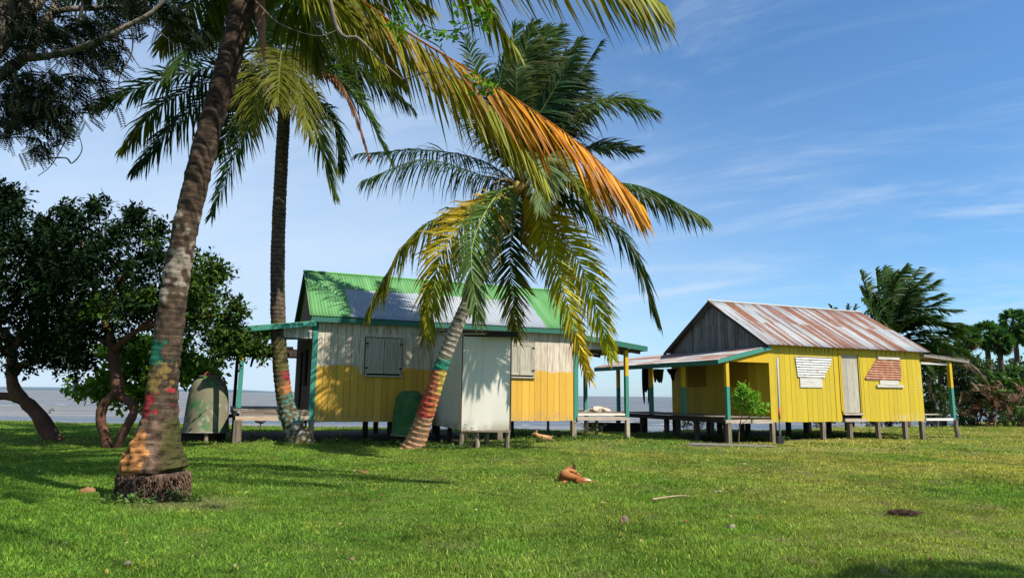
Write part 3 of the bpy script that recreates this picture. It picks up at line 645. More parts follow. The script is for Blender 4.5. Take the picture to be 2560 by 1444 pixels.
# left porch of house two
lean_roof(h2, -.03, 2.88, -2.0, 2.40, -.1, 7.3, M['roof_rust'])
fascia(h2, (-2.0, -.1, 2.34), (.02, -.1, 2.82), .12, M['teal']); fascia(h2, (-1.98, -.08, 2.32), (-1.98, 7.3, 2.32), .14, M['dteal'])
mb = MB(); mb.prism([(-1.6, 2.36), (-.0, 2.36), (-.0, 2.76)], 1, -.03, .02) ; mb.build('porch_infill', M['yellow'], h2)
mb = MB()
for v in (.6, 1.8, 3.0, 4.2, 5.4, 6.6): mb.beam((-.05, v, 2.80), (-1.95, v, 2.34), .05, .09, tint(.2))
mb.build('porch_rafter', M['dark_wood'], h2)
for u, v in ((-1.62, 0), (-1.66, 2.05), (-1.66, 6.05), (-1.66, 3.9), (-.15, 6.1)): post2(h2, u, v, .66, 2.33+.24*(u+2), 1.62, .11)
deck(h2, -1.75, -.02, .02, 6.2, .74, 'u')
mb = MB(); mb.box(-1.74, .0, -.05, .0, .55, .66); mb.build('deck_joist', M['rail'], h2)
mb = MB(); mb.box(-1.78, -1.7, 0, 6.2, .56, .70, (.6, .6, .6)); mb.build('deck_joist', M['dark_wood'], h2)
for u in (-1.62, -1.55, -.9, -.2): 
    pass
for u, v, r_ in ((-1.62, .0, 0), (-1.6, 1.5, 0), (-1.6, 3.1, 0), (-1.6, 4.6, 1), (-1.65, 6.1, 0), (-.6, 2.2, 1), (-.5, 4.2, 1), (-.8, 5.6, 0), (-.9, 1.0, 1)):
    pile(h2, u, v, .58, .13, rnd=bool(r_), mat=M['pile'] if v == 0 else M['dark_wood'])
for u in (.07, 2.1, 3.25, 4.5, 5.75, 6.55): pile(h2, u, .05, .58, .12, lean=.02 if u > 6 else 0)
for u, v in ((.6, 2), (1.2, 2.4), (2.8, 2.2), (3.9, 2.5), (5.1, 2.6), (.1, 4.8), (1.6, 4.8), (3.0, 4.8), (4.6, 4.8), (6.4, 4.8), (.1, 2.5)): pile(h2, u, v, .58, .13, mat=M['dark_wood'] if v < 4 else M['pile'])  # middle stilts get the wood with shade in its colour
# right porch
lean_roof(h2, W2+.0, 2.86, 9.05, 2.70, -.15, 4.9, M['roof_rust'])
fascia(h2, (W2+.02, -.12, 2.80), (9.0, -.12, 2.64), .1, M['grey_wood'])
mb = MB(); mb.box(W2, 8.1, -.02, .03, 2.50, 2.57); mb.build('porch_beam', M['white_wood'], h2)
mb = MB(); mb.box(W2+.02, 8.0, 2.5, 2.55, 2.3, 2.5); mb.build('porch_beam', M['yellow'], h2)
post2(h2, 8.1, 0, .62, 2.62, 1.72, .12)
mb = MB(); mb.box(W2, 8.16, -.05, .0, .60, .68, (1.2, 1.2, 1.2)); mb.build('deck_joist', M['white_wood'], h2)
mb = MB(); mb.box(W2, 8.0, .3, .33, .78, .82); mb.build('handrail', M['rail'], h2)
mb = MB(); mb.tube([(8.14, -.05, .62), (8.12, -.04, .4), (8.17, -.05, .15), (8.17, -.05, -.1)], [.075, .07, .085, .08], 10); mb.build('stilt', M['pile'], h2)
pile(h2, 8.0, 4.4, .7, .12, mat=M['dark_wood'])

# laundry under the far porch
def cloth_piece(name, u, v, z, w_, h, mat_col, label, yaw=0., jag=.15):
    root = np.array(H2.w(u, v, z)); n = 12; m = 10; V = []
    du = np.array([math.cos(H2.yaw+yaw), math.sin(H2.yaw+yaw), 0]); dn = np.array([-du[1], du[0], 0])
    for j in range(m+1):
        for i_ in range(n+1):
            s = i_/n; q = j/m
            V.append(root+du*(s*w_*(1-.25*q*(1+math.sin(s*9+u)*.4))+q*.06)+dn*.03*math.sin(s*14+q*3)-np.array([0, 0, q*h*(1+jag*math.sin(s*7+u*3)+jag*.7*math.sin(s*17))]))
    k = (np.arange(m)[:, None]*(n+1)+np.arange(n)[None]).ravel(); F = np.stack([k, k+1, k+n+2, k+n+1], -1); N = len(V); V = np.array(V)
    mb = MB(); mb.add(np.vstack([V, V+dn*.006]), [F, F[:, ::-1]+N], mat_col); o = mb.build(name, M['cloth'], smooth=True); return tag(o, label, 'laundry', 'laundry hanging in the porch')
cloth_piece('hanging_clothes', -1.55, 4.6, 2.30, .42, .95, (.02, .018, .02), 'long black garment hanging in the yellow house porch', .3, .25)
cloth_piece('hanging_clothes', -1.15, 4.5, 2.28, .5, .45, (.07, .065, .02), 'olive cloth hanging beside the black garment')
cloth_piece('hanging_clothes', -.62, 4.4, 2.3, .55, .25, (.03, .03, .04), 'short dark cloth hanging nearest the yellow wall', .1, .5)
mb = MB(); mb.tube([H2.w(-1.7, 4.7, 2.32), H2.w(-.9, 4.5, 2.285), H2.w(-.02, 4.3, 2.32)], .006, 5, (.1, .1, .1)); tag(mb.build('clothes_line', M['plain']), 'thin line strung across the yellow house porch carrying laundry', 'clothes line')

# ------------------------------------------------------------------ cisterns
def cistern(name, loc, s, mat, label, lid=True):
    r = empty(name, loc); tag(r, label, 'cistern')
    prof = [(.58, .26), (.575, .30), (.555, .5), (.535, .8), (.515, 1.05), (.49, 1.25), (.46, 1.4), (.41, 1.52), (.34, 1.61), (.27, 1.665), (.265, 1.69)]
    prof = [(p*s, q*s) for p, q in prof]; P = np.array(prof); P = curve(P, 40)
    mb = MB(); mb.lathe(P, 40); V = mb.v[0]; k = 40
    th = np.arctan2(V[:, 1], V[:, 0])   # moulded vertical seams
    c = np.ones((len(V), 3)); mb.c[0] = c; mb.build('tank', mat, r, smooth=True)
    mb = MB(); mb.lathe([(.59*s, .235*s), (.6*s, .25*s), (.59*s, .275*s)], 40); mb.build('rim', M['grey_wood'], r)
    mb = MB(); mb.box(-.5*s, .38*s, -.3*s, .4*s, -.1, .235*s, (.5, .45, .4)); mb.build('plinth', M['dark_wood'], r)
    if lid:
        mb = MB(); mb.lathe([(.29, 1.69), (.305, 1.70), (.30, 1.725), (.2, 1.735), (.02, 1.74)], 28, col=(.16, .17, .14)); l_ = mb.build('lid', M['plain'], r)
        mb = MB(); mb.box(-.12, .03, -.09, .03, 1.741, 1.80, (.33, .09, .05)); mb.box(-.09, .05, -.04, .05, 1.801, 1.84, (.3, .1, .06)); mb.build('brick', M['plain'], l_)
        mb = MB(); mb.tube([(.05, 0, 1.75), (.07, 0, 1.82), (.13, 0, 1.83), (.17, 0, 1.75)], .008, 6, (.1, .09, .08)); mb.build('lid_handle', M['plain'], l_)
        mb = MB(); mb.tube([(.2, -.42, -.08), (.21, -.42, .235)], .055, 8, (1.1, 1.1, 1)); mb.build('support', M['pile'], r)
    return r
p = G(522, 1106); cistern('water_cistern', (p[0]-.32, p[1]+.5, 0), 1.0, M['cistern'], 'faded green concrete water cistern with a lid, left of the mustard house')
p = H1.w(2.55, -.62); cistern('water_cistern', p, .82, M['cistern2'], 'dark green cistern in shade behind the leaning palm base', lid=False)

# ------------------------------------------------------------------ palms
GREEN = np.array((.055, .115, .018)); DGREEN = np.array((.018, .055, .018)); YG = np.array((.24, .26, .012)); YEL = np.array((.68, .46, .012)); ORG = np.array((.60, .24, .012)); BRN = np.array((.15, .07, .03)); PALE = np.array((.16, .24, .09))
WIND = np.array((.35, .12, 0))
def frond(parent, P, Lmax=.85, n=85, c1=GREEN, c2=None, cmid=None, tip=BRN*.9, droop=.5, wind=.25, wid=.04, hang=.0, start=.16, rach=.022, rc=None, side=None, spread=1., bunch=.35, tipamt=.25, q0=0., mott=0.):
    """one pinnate frond: rachis + leaflets. P: 3D control points"""
    C = curve(P, 60); Tn = np.gradient(C, axis=0); Tn /= np.linalg.norm(Tn, axis=1)[:, None]
    L = np.linalg.norm(np.diff(C, axis=0), axis=1).sum()
    up = np.array([0, 0, 1.])
    S = np.cross(Tn, up) + 1e-4
    if side is not None: S = S*.3+np.array(side)*.9
    S -= Tn*(S*Tn).sum(1)[:, None]; S /= np.linalg.norm(S, axis=1)[:, None]
    for k in range(1, len(S)):
        if np.dot(S[k], S[k-1]) < 0: S[k] = -S[k]
    N = np.cross(S, Tn); N *= np.where(N[:, 2:3] < 0, -1, 1) if abs(N[:, 2]).min() > .15 else 1
    mb = MB(); rr = np.linspace(1, .18, 60)*rach
    c2 = c1 if c2 is None else c2; cmid = (c1+c2)/2 if cmid is None else cmid
    rc_ = np.array(rc if rc is not None else (.22, .24, .05))
    mb.tube(C, rr, 5, rc_)
    tt = start+(1-start)*(np.arange(n)+.5)/n
    for sg in (-1, 1):
        t_ = np.clip(tt+rng.normal(0, .003, n), 0, 1); f = t_*59; i = np.minimum(f.astype(int), 58); u = (f-i)[:, None]
        B = C[i]*(1-u)+C[i+1]*u; T = Tn[i]; Sd = S[i]*sg; Nn = N[i]; q = (t_-start)/(1-start)
        ll = Lmax*np.interp(q, [0, .12, .35, .7, .9, 1], [.45, .85, 1, .82, .52, .3])*rng.normal(1, .14, n).clip(.45, 1.3)
        al = np.interp(q, [0, .5, 1], [1.25, .95, .4])+rng.normal(0, .11, n)
        grp = np.sin(q*n*.33+sg)*bunch*.35+rng.normal(0, .19, n)
        d = np.cos(al)[:, None]*T+np.sin(al)[:, None]*(Sd*spread+Nn*(.22*(1-hang)+grp[:, None]))
        d = d*(1-hang)+hang*(-up+.25*T+Sd*.12)+WIND*wind*.5
        d /= np.linalg.norm(d, axis=1)[:, None]
        W = T-(T*d).sum(1)[:, None]*d; W += Nn*rng.normal(0, .35, (n, 1)); W -= (W*d).sum(1)[:, None]*d; W /= np.linalg.norm(W, axis=1)[:, None]+1e-6
        dr = droop*rng.normal(1, .25, n)[:, None]; ll_ = ll[:, None]
        ps = []
        for s_ in (0, .3, .65, 1):
            ps.append(B+ll_*(d*s_*(1-.18*s_*s_*np.minimum(dr, 1.6))-up*dr*.55*s_**2+WIND*wind*s_**2*rng.normal(1, .3, (n, 1))))
        wv = W*wid/2
        V = np.stack([ps[0]-wv*.5, ps[0]+wv*.5, ps[1]-wv, ps[1]+wv, ps[2]-wv*.75, ps[2]+wv*.75, ps[3]], 1).reshape(-1, 3)
        b = np.arange(n)*7
        F4 = np.concatenate([np.stack([b, b+1, b+3, b+2], -1), np.stack([b+2, b+3, b+5, b+4], -1)]); F3 = np.stack([b+4, b+5, b+6], -1)
        qq = np.clip((q-q0)/(1-q0)+rng.normal(0, .07, n), 0, 1)[:, None]
        base = np.where(qq < .5, c1*(1-qq*2)+cmid*qq*2, cmid*(2-qq*2)+c2*(qq*2-1))*rng.normal(1, .16, (n, 1)).clip(.5, 1.5)
        mo = (rng.random((n, 1)) < mott)*(qq > .12); base = np.where(mo, base*.35+A_((.13, .035, .012)), base)
        ta = (tipamt*rng.random((n, 1))*1.6).clip(0, 1)
        c = np.stack([base, base, base, base, base*(1-ta*.5)+tip*ta*.5, base*(1-ta*.5)+tip*ta*.5, base*(1-ta)+tip*ta], 1).reshape(-1, 3)
        mb.add(V, [F4, F3], c)
    return mb.build('frond', M['frond'], parent)
def trunk(parent, L, colfn, k=28, step=.03, scar=.11, ridge=.035, name='trunk', mat=None, rough=.03):
    """L: (px, py, Y, radius)"""
    P = np.array([list(at(a, b, c))+[r] for a, b, c, r in L]); n0 = 400; C = curve(P, n0)
    ds = np.concatenate([[0], np.cumsum(np.linalg.norm(np.diff(C[:, :3], axis=0), axis=1))]); n = max(8, int(ds[-1]/step))
    s = np.linspace(0, ds[-1], n); C = np.stack([np.interp(s, ds, C[:, j]) for j in range(4)], -1)
    mb = MB(); mb.tube(C[:, :3], C[:, 3], k); V = mb.v[0]; sr = np.repeat(s, k); ax = np.repeat(C[:, :3], k, 0); rr = np.repeat(C[:, 3], k)
    out = (V-ax)/rr[:, None]
    wob = np.array([mnoise.noise(Vector((p[0]*2.2, p[1]*2.2, p[2]*2.2))) for p in V])
    fine = np.array([mnoise.noise(Vector((p[0]*11, p[1]*11, p[2]*11))) for p in V])
    saw = ((sr/scar+.6*wob) % 1); saw = np.where(saw > .72, (1-saw)/.28, saw/.72)
    V = ax+out*(rr*(1+ridge*(saw-.5)*2+rough*fine*2+rough*wob))[:, None]
    mb.v[0] = V; c = np.array([colfn(V[i], out[i], saw[i], wob[i], fine[i]) for i in range(len(V))])
    mb.c[0] = c; return mb.build(name, mat or M['palmbark'], parent, smooth=True)
def lerp(a, b, t_): t_ = min(max(t_, 0), 1); return a+(b-a)*t_
# ---- palm one (near, thick, out of frame at the top)
pb = G(385, 1262); Y1 = pb[1]+.35
p1 = empty('coconut_palm', (pb[0], Y1, 0)); inv = -np.array([pb[0], Y1, 0])
tag(p1, 'thick near coconut palm with a chipped orange base and faded paint bands', 'palm tree')
zt = lambda py: at(420, py, Y1)[2]
def c_p1(p, o, saw, wob, fine):
    c = lerp(A_((.045, .030, .022)), A_((.125, .085, .058)), saw*.5+.25+fine*.9+wob*.4)
    c = lerp(c, A_((.36, .31, .25)), min(.75, (fine*.8+wob*.9-.30)*5)) if p[2] > zt(800) and p[2] < zt(480) else c
    if p[2] > zt(480): c = c*.85  # upper trunk colour darkened for the crown's shadow
    # paint bands, mostly worn off the right side
    worn = o[0]*.9+fine*1.1+wob*.6
    p = p+A_((0, 0, .10))*(fine+wob*.5)
    if zt(915) < p[2] < zt(850): c = lerp(c, A_((.02, .13, .08)), (.2-worn)*8)
    elif zt(985) < p[2] <= zt(915): c = lerp(c, A_((.22, .15, .05)), (.05-worn)*7)
    elif zt(1045) < p[2] <= zt(985): c = lerp(c, A_((.34, .035, .04)), (.25-worn)*6)
    elif p[2] <= zt(1045):
        c = lerp(A_((.07, .045, .03)), A_((.25, .16, .11)), saw*.4+.2+fine*1.1)
        c = lerp(c, A_((.065, .062, .02)), (o[0]-.35+wob*1.5+fine)*1.2)
        if p[2] < zt(1075): c = lerp(c, A_((.50, .22, .075))*(.75+.35*saw+.9*fine), (.12-o[0]*.9+fine*.35-max(0, p[2]-zt(1110))*.8)*7) if o[1] < .45 else c
    return c
def tw(root, o): o.matrix_parent_inverse = Matrix.Translation(-root.location) if root.rotation_euler.z == 0 else (Matrix.LocRotScale(root.location, root.rotation_euler, None)).inverted(); return o
T1 = [(385, 1190, Y1, .30), (384, 1170, Y1, .375), (386, 1140, Y1, .33), (392, 1090, Y1, .255), (401, 1030, Y1, .20), (408, 960, Y1, .178), (417, 870, Y1, .172), (430, 770, Y1, .158), (450, 640, Y1, .153), (482, 490, Y1, .15), (520, 340, Y1, .15), (562, 190, Y1, .152), (595, 60, Y1, .152), (615, -60, Y1, .16), (625, -150, Y1, .15)]
tw(p1, trunk(p1, T1, c_p1, k=80, step=.013, scar=.075, ridge=.014, rough=.06))
# root boss: fibrous stub
mb = MB(); P = [at(382, 1290, Y1), at(382, 1255, Y1), at(384, 1225, Y1), at(386, 1180, Y1)]
mb.tube(curve(P, 46), np.interp(np.arange(46), np.linspace(0, 45, 16), [.40, .37, .355, .35, .35, .345, .34, .34, .34, .34, .345, .35, .355, .36, .36, .34]), 130, (.13, .085, .06)); V = mb.v[0]
f = np.array([.45*mnoise.noise(Vector((p[0]*9, p[1]*9, p[2]*5)))+.5*mnoise.noise(Vector((p[0]*34, p[1]*34, p[2]*12))) for p in V]); ctr = np.repeat(curve(P, 46), 130, 0)
mb.v[0] = ctr+(V-ctr)*(1+.20*f)[:, None]; mb.c[0] = np.clip(A_((.09, .058, .045))[None]*(1+2.2*f[:, None]), .012, 1)
cc = curve(P, 46)
for k in range(4600):    # rootlets
    a = rng.random()*2*math.pi; q = rng.random()*.9; c = cc[int(q*49)]; r_ = .35+.05*rng.random()
    s0 = c+A_((math.cos(a)*r_, math.sin(a)*r_, .02)); l = .03+.06*rng.random(); a += rng.normal(0, .02); g_ = rng.random()
    mb.tube([s0, s0+A_((math.cos(a)*.02, math.sin(a)*.02, -l*.5)), s0+A_((math.cos(a+.3)*.01, math.sin(a+.3)*.01, -l))], [.008, .007, .003], 4, A_((.15, .09, .06))*(.3+g_))
tw(p1, mb.build('root_boss', M['bark'], p1, smooth=True))
def fr(root, L, **kw): return tw(root, frond(root, pxs(L), **kw))
crown1 = (625, -150, Y1)
# big ageing frond sweeping down to the right: green at the base, orange then brown at the end
fr(p1, [crown1, (800, -70, Y1), (1000, 70, Y1+.1), (1230, 210, Y1+.2), (1430, 345, Y1+.2), (1545, 450, Y1+.2), (1605, 512, Y1+.2)], Lmax=1.1, n=108, c1=A_((.16, .17, .02)), cmid=A_((.66, .24, .002)), c2=A_((.88, .44, .002)), q0=.2, mott=.16, tip=A_((.2, .07, .02)), droop=.3, wind=.15, hang=.52, wid=.036, rc=(.45, .17, .03), start=.1, tipamt=.9, spread=.6)
# second one just in front, green and longer leaflets
fr(p1, [crown1, (820, -60, Y1+.6), (1030, 100, Y1+.8), (1230, 270, Y1+.9), (1360, 440, Y1+.9)], Lmax=1.05, n=120, c1=YG*.8, c2=YG, droop=.5, wind=.12, hang=.6, wid=.042, tipamt=.5, rc=(.25, .22, .05))
# high frond running along the top edge
fr(p1, [crown1, (850, -230, Y1-.6), (1200, -190, Y1-1), (1480, -120, Y1-1.3), (1665, 15, Y1-1.4)], Lmax=1.2, n=84, c1=YG*.7, c2=YG*1.1, droop=.25, wind=.3, hang=.72, wid=.036, tipamt=.6)
fr(p1, [crown1, (900, -160, Y1+.5), (1150, -60, Y1+1), (1290, 120, Y1+1.3)], Lmax=.95, n=90, c1=GREEN, c2=YG, droop=.6, wind=.1, hang=.4)
fr(p1, [crown1, (760, -60, Y1+.3), (900, 60, Y1+.7), (1010, 200, Y1+1)], Lmax=.8, n=80, c1=YG, c2=YG, droop=.5, wind=.1, hang=.35)
fr(p1, [crown1, (500, -140, Y1+.2), (330, -90, Y1+.4), (170, -20, Y1+.5)], Lmax=.8, n=80, c1=DGREEN*1.3, c2=GREEN, droop=.5, wind=.1, hang=.4)
fr(p1, [crown1, (560, -60, Y1+.9), (470, 20, Y1+1.5), (400, 120, Y1+1.9)], Lmax=.7, n=80, c1=GREEN*.8, c2=YG*.6, droop=.5, wind=.1, hang=.3)
fr(p1, [crown1, (600, -120, Y1+.8), (560, -40, Y1+1.5), (520, 100, Y1+1.9)], Lmax=.7, n=80, c1=GREEN*.7, c2=GREEN, droop=.5, wind=.1, hang=.3)
fr(p1, [crown1, (700, -330, Y1+.5), (800, -500, Y1+1), (900, -620, Y1+1.6)], Lmax=.9, n=70)
fr(p1, [crown1, (520, -330, Y1-.5), (380, -420, Y1-1.), (200, -380, Y1-1.6)], Lmax=.9, n=70)
fr(p1, [crown1, (690, -260, Y1-1), (760, -230, Y1-2), (820, -100, Y1-3)], Lmax=.8, n=70)
for L, kw in (([(740, -60, Y1-.2), (860, 30, Y1-.1), (960, 160, Y1)], dict(c1=YG*.8, c2=YG)), ([(720, -120, Y1+.9), (900, -60, Y1+1.6), (1080, 20, Y1+2)], dict(c1=GREEN, c2=YG*.8)), ([(700, -40, Y1+1.2), (760, 40, Y1+2), (800, 150, Y1+2.3)], dict(c1=GREEN, c2=YG*.7)), ([(480, -160, Y1+1), (360, -100, Y1+1.8), (290, -10, Y1+2)], dict(c1=DGREEN, c2=GREEN)), ([(590, -110, Y1+1.4), (600, -40, Y1+2.4), (620, 60, Y1+3)], dict(c1=DGREEN, c2=GREEN))):
    fr(p1, [crown1]+L, **(dict(Lmax=.85, n=105, droop=.6, wind=.1, hang=.35, wid=.042)|kw))
cp = at(*crown1)
for k in range(11):
    a = k/11*2*math.pi+.3; d = A_((math.cos(a), math.sin(a), 0)); tw(p1, frond(p1, [cp, cp+d*1.0+A_((0, 0, 1.3)), cp+d*2.2+A_((0, 0, 1.9)), cp+d*3.3+A_((0, 0, 1.6))], Lmax=.9, n=80, wid=.05, c1=GREEN, c2=GREEN))
mb = MB()   # hanging brown sheath fibre beside the trunk
for k in range(16):
    a = k*.2; s0 = at(640+k, -60, Y1-.1+.02*k); mb.tube(curve([s0, at(640+k*1.5, 40, Y1-.12), at(652+k*.6, 120+k*3, Y1-.1)], 8), [.02, .018, .014, .012, .01, .01, .006, .003], 5, A_((.25, .13, .08))*(.6+.05*k))
tw(p1, mb.build('dead_sheath', M['bark'], p1))

# ---- palm two
Y2 = 18.1
p2 = empty('coconut_palm', tuple(G(745, 1108)[:2])+(0,)); tag(p2, 'slender straight coconut palm with dark trunk before the mustard house porch', 'palm tree')
z2 = lambda py: at(715, py, Y2)[2]
def c_p2(p, o, saw, wob, fine):
    p = p+A_((0, 0, .10))*(fine+wob)
    c = lerp(A_((.07, .05, .035)), A_((.17, .13, .09)), saw*.8+fine*.6)
    if p[2] < z2(800): c = lerp(c, A_((.13, .12, .035)), .5+wob)
    if p[2] < z2(1000): c = lerp(c, A_((.33, .34, .30)), (fine-.1)*4)
    if z2(955) < p[2] < z2(925) : c = lerp(c, A_((.30, .03, .035)), (o[0]-.1+fine*1.5)*2)
    elif z2(985) < p[2] < z2(955): c = lerp(c, A_((.42, .16, .06)), (o[0]+.1+fine*1.5)*1.6)
    elif z2(1015) < p[2] < z2(985): c = lerp(c, A_((.07, .19, .14)), (o[0]+.1+fine*1.5)*1.6)
    elif z2(1060) < p[2] < z2(1015): c = lerp(c, A_((.16, .28, .25)), (fine-.02)*5)
    return c
T2 = [(752, 1122, Y2, .44), (748, 1105, Y2, .36), (738, 1075, Y2, .28), (724, 1040, Y2, .235), (711, 990, Y2, .21), (703, 930, Y2, .2), (697, 850, Y2, .195), (694, 700, Y2, .185), (697, 550, Y2, .178), (704, 400, Y2, .172), (710, 290, Y2, .17), (712, 210, Y2, .16), (712, 160, Y2, .12)]
tw(p2, trunk(p2, T2, c_p2, k=44, step=.02, scar=.12))
C2 = (710, 170, Y2)
F2 = [([(560, 165, -.3), (400, 200, -.6), (238, 272, -.8)], dict(c1=DGREEN, c2=GREEN, cmid=DGREEN*1.3, droop=.55)),
 ([(570, 190, 0), (410, 260, .3), (308, 368, .5)], dict(c1=DGREEN, c2=YG*.7, cmid=DGREEN*1.2, droop=.9, hang=.15)),
 ([(590, 210, .6), (450, 300, 1.0), (333, 425, 1.2)], dict(c1=DGREEN, c2=DGREEN, droop=.9, hang=.15)),
 ([(670, 215, .8), (610, 330, 1.2), (528, 540, 1.4)], dict(c1=DGREEN, c2=GREEN, droop=.6)),
 ([(650, 230, 1.4), (590, 290, 2.2), (545, 390, 2.6)], dict(c1=DGREEN, c2=DGREEN, droop=.6)),
 ([(740, 215, -.8), (790, 320, -1.2), (835, 480, -1.3)], dict(c1=YG*.7, c2=GREEN, droop=.7, hang=.2)),
 ([(760, 220, -.1), (830, 300, -.1), (852, 420, 0)], dict(c1=GREEN*.8, c2=DGREEN*1.5, droop=.8)),
 ([(790, 165, .1), (890, 240, .2), (975, 400, .2)], dict(c1=GREEN, c2=GREEN*1.2, droop=.5, rc=(.45, .36, .06), cmid=GREEN)),
 ([(800, 140, .6), (920, 180, 1), (1030, 268, 1.3)], dict(c1=DGREEN, c2=DGREEN, droop=.9, hang=.2)),
 ([(720, 140, -1.4), (745, 190, -2.6), (770, 330, -3.2)], dict(c1=YG*.35, c2=YG*.6, droop=.8, hang=.2, wid=.034)),
 ([(690, 140, -1.4), (650, 200, -2.4), (625, 320, -2.8)], dict(c1=YG*.35, c2=YG*.6, droop=.8, wid=.034)),
 ([(730, 60, .5), (830, 0, 1.), (950, 20, 1.4)], dict(c1=GREEN, c2=YG, droop=.6)),
 ([(680, 60, .5), (600, 0, 1.), (480, -20, 1.4)], dict(c1=DGREEN*1.4, c2=GREEN, droop=.6)),
 ([(790, 110, -1), (880, 110, -2), (960, 200, -2.4)], dict(c1=YG*.45, c2=GREEN, droop=.8)),
 ([(610, 110, -1), (500, 110, -2.), (420, 190, -2.6)], dict(c1=DGREEN*1.2, c2=GREEN, droop=.6)),
 ([(720, 40, 0), (740, -70, 0), (800, -150, .3)], dict(c1=GREEN, c2=GREEN)), ([(690, 50, -.5), (660, -40, -1), (590, -110, -1.5)], dict(c1=GREEN, c2=GREEN)),
 ([(700, 90, 1.4), (690, 60, 2.6), (660, 130, 3.6)], dict(c1=DGREEN, c2=GREEN)), ([(760, 130, 1.4), (840, 140, 2.6), (900, 240, 3.3)], dict(c1=DGREEN, c2=GREEN)),
 ([(820, 180, -.4), (880, 260, -.5), (925, 400, -.5)], dict(c1=BRN, c2=BRN*1.3, cmid=BRN*1.2, Lmax=.35, droop=1, hang=.5, rc=(.2, .1, .05))),
 ([(705, 130, -1.2), (700, 160, -2.6), (695, 260, -3.6)], dict(c1=YG*.3, c2=YG*.5, droop=.8, wid=.034))]
for L, kw in F2:
    kw = dict(Lmax=1.05, n=124, wid=.056, wind=.15, tipamt=.3)|kw
    fr(p2, [C2]+[(a, b, Y2+d) for a, b, d in L], **kw)
def coconuts(root, c, n, r_, col, spread):
    for k in range(n):
        a = rng.random()*2*math.pi; q = np.array(c)+A_((math.cos(a)*spread, math.sin(a)*spread, -.05-.25*rng.random())); mb = MB()
        mb.blob((0, 0, 0), (r_, r_, r_*1.25), 12, 8, np.array(col)*(.7+.6*rng.random())); o = mb.build('coconut', M['plain'], root, smooth=True); o.location = Vector(q)-root.location
coconuts(p2, at(*C2), 7, .11, (.22, .15, .04), .32)

# ---- palm three (leaning)
Y3 = 16.8
p3 = empty('coconut_palm', (at(1040, 1110, 16.8)[0], 16.8, 0)); tag(p3, 'leaning pale trunked coconut palm with yellowing fronds in front of the mustard house', 'palm tree')
z3 = lambda py: at(1100, py, Y3-.6)[2]
def c_p3(p, o, saw, wob, fine):
    p = p+A_((0, 0, .05))*(fine+wob)
    c = lerp(A_((.24, .19, .14)), A_((.55, .50, .42)), (1-saw)*1.1-.1+fine*.4)
    c = c*(.45 if saw > .88 else 1)
    if p[2] > z3(760): c = lerp(c, A_((.38, .30, .16)), .5)
    if z3(925) < p[2] < z3(900): c = lerp(c, A_((.03, .24, .16)), .95+fine)
    elif z3(1045) < p[2] <= z3(925):
        y_ = A_((.62, .45, .10)); r_ = A_((.50, .15, .09)); c = lerp(r_, y_, (o[0]*.9+.2+fine+wob)*1.4)
        if p[2] < z3(985): c = lerp(c, A_((.55, .07, .06)), .7+fine)
        c = c*(.7 if saw > .88 else 1)
    elif p[2] <= z3(1045): c = lerp(A_((.34, .20, .12)), A_((.60, .33, .17)), (1-saw)*1.1+fine*.5-.1); c = c*(.5 if saw > .88 else 1)
    return c
T3 = [(1026, 1138, Y3, .33), (1036, 1112, Y3, .27), (1052, 1070, Y3-.1, .225), (1072, 1010, Y3-.25, .20), (1098, 930, Y3-.45, .178), (1128, 850, Y3-.6, .165), (1158, 780, Y3-.7, .153), (1188, 715, Y3-.8, .145), (1222, 640, Y3-.85, .155), (1256, 560, Y3-.85, .15), (1282, 495, Y3-.85, .15), (1296, 455, Y3-.85, .12)]
tw(p3, trunk(p3, T3, c_p3, k=44, step=.018, scar=.13, ridge=.04))
Yc = Y3-.85; C3 = (1296, 462, Yc)
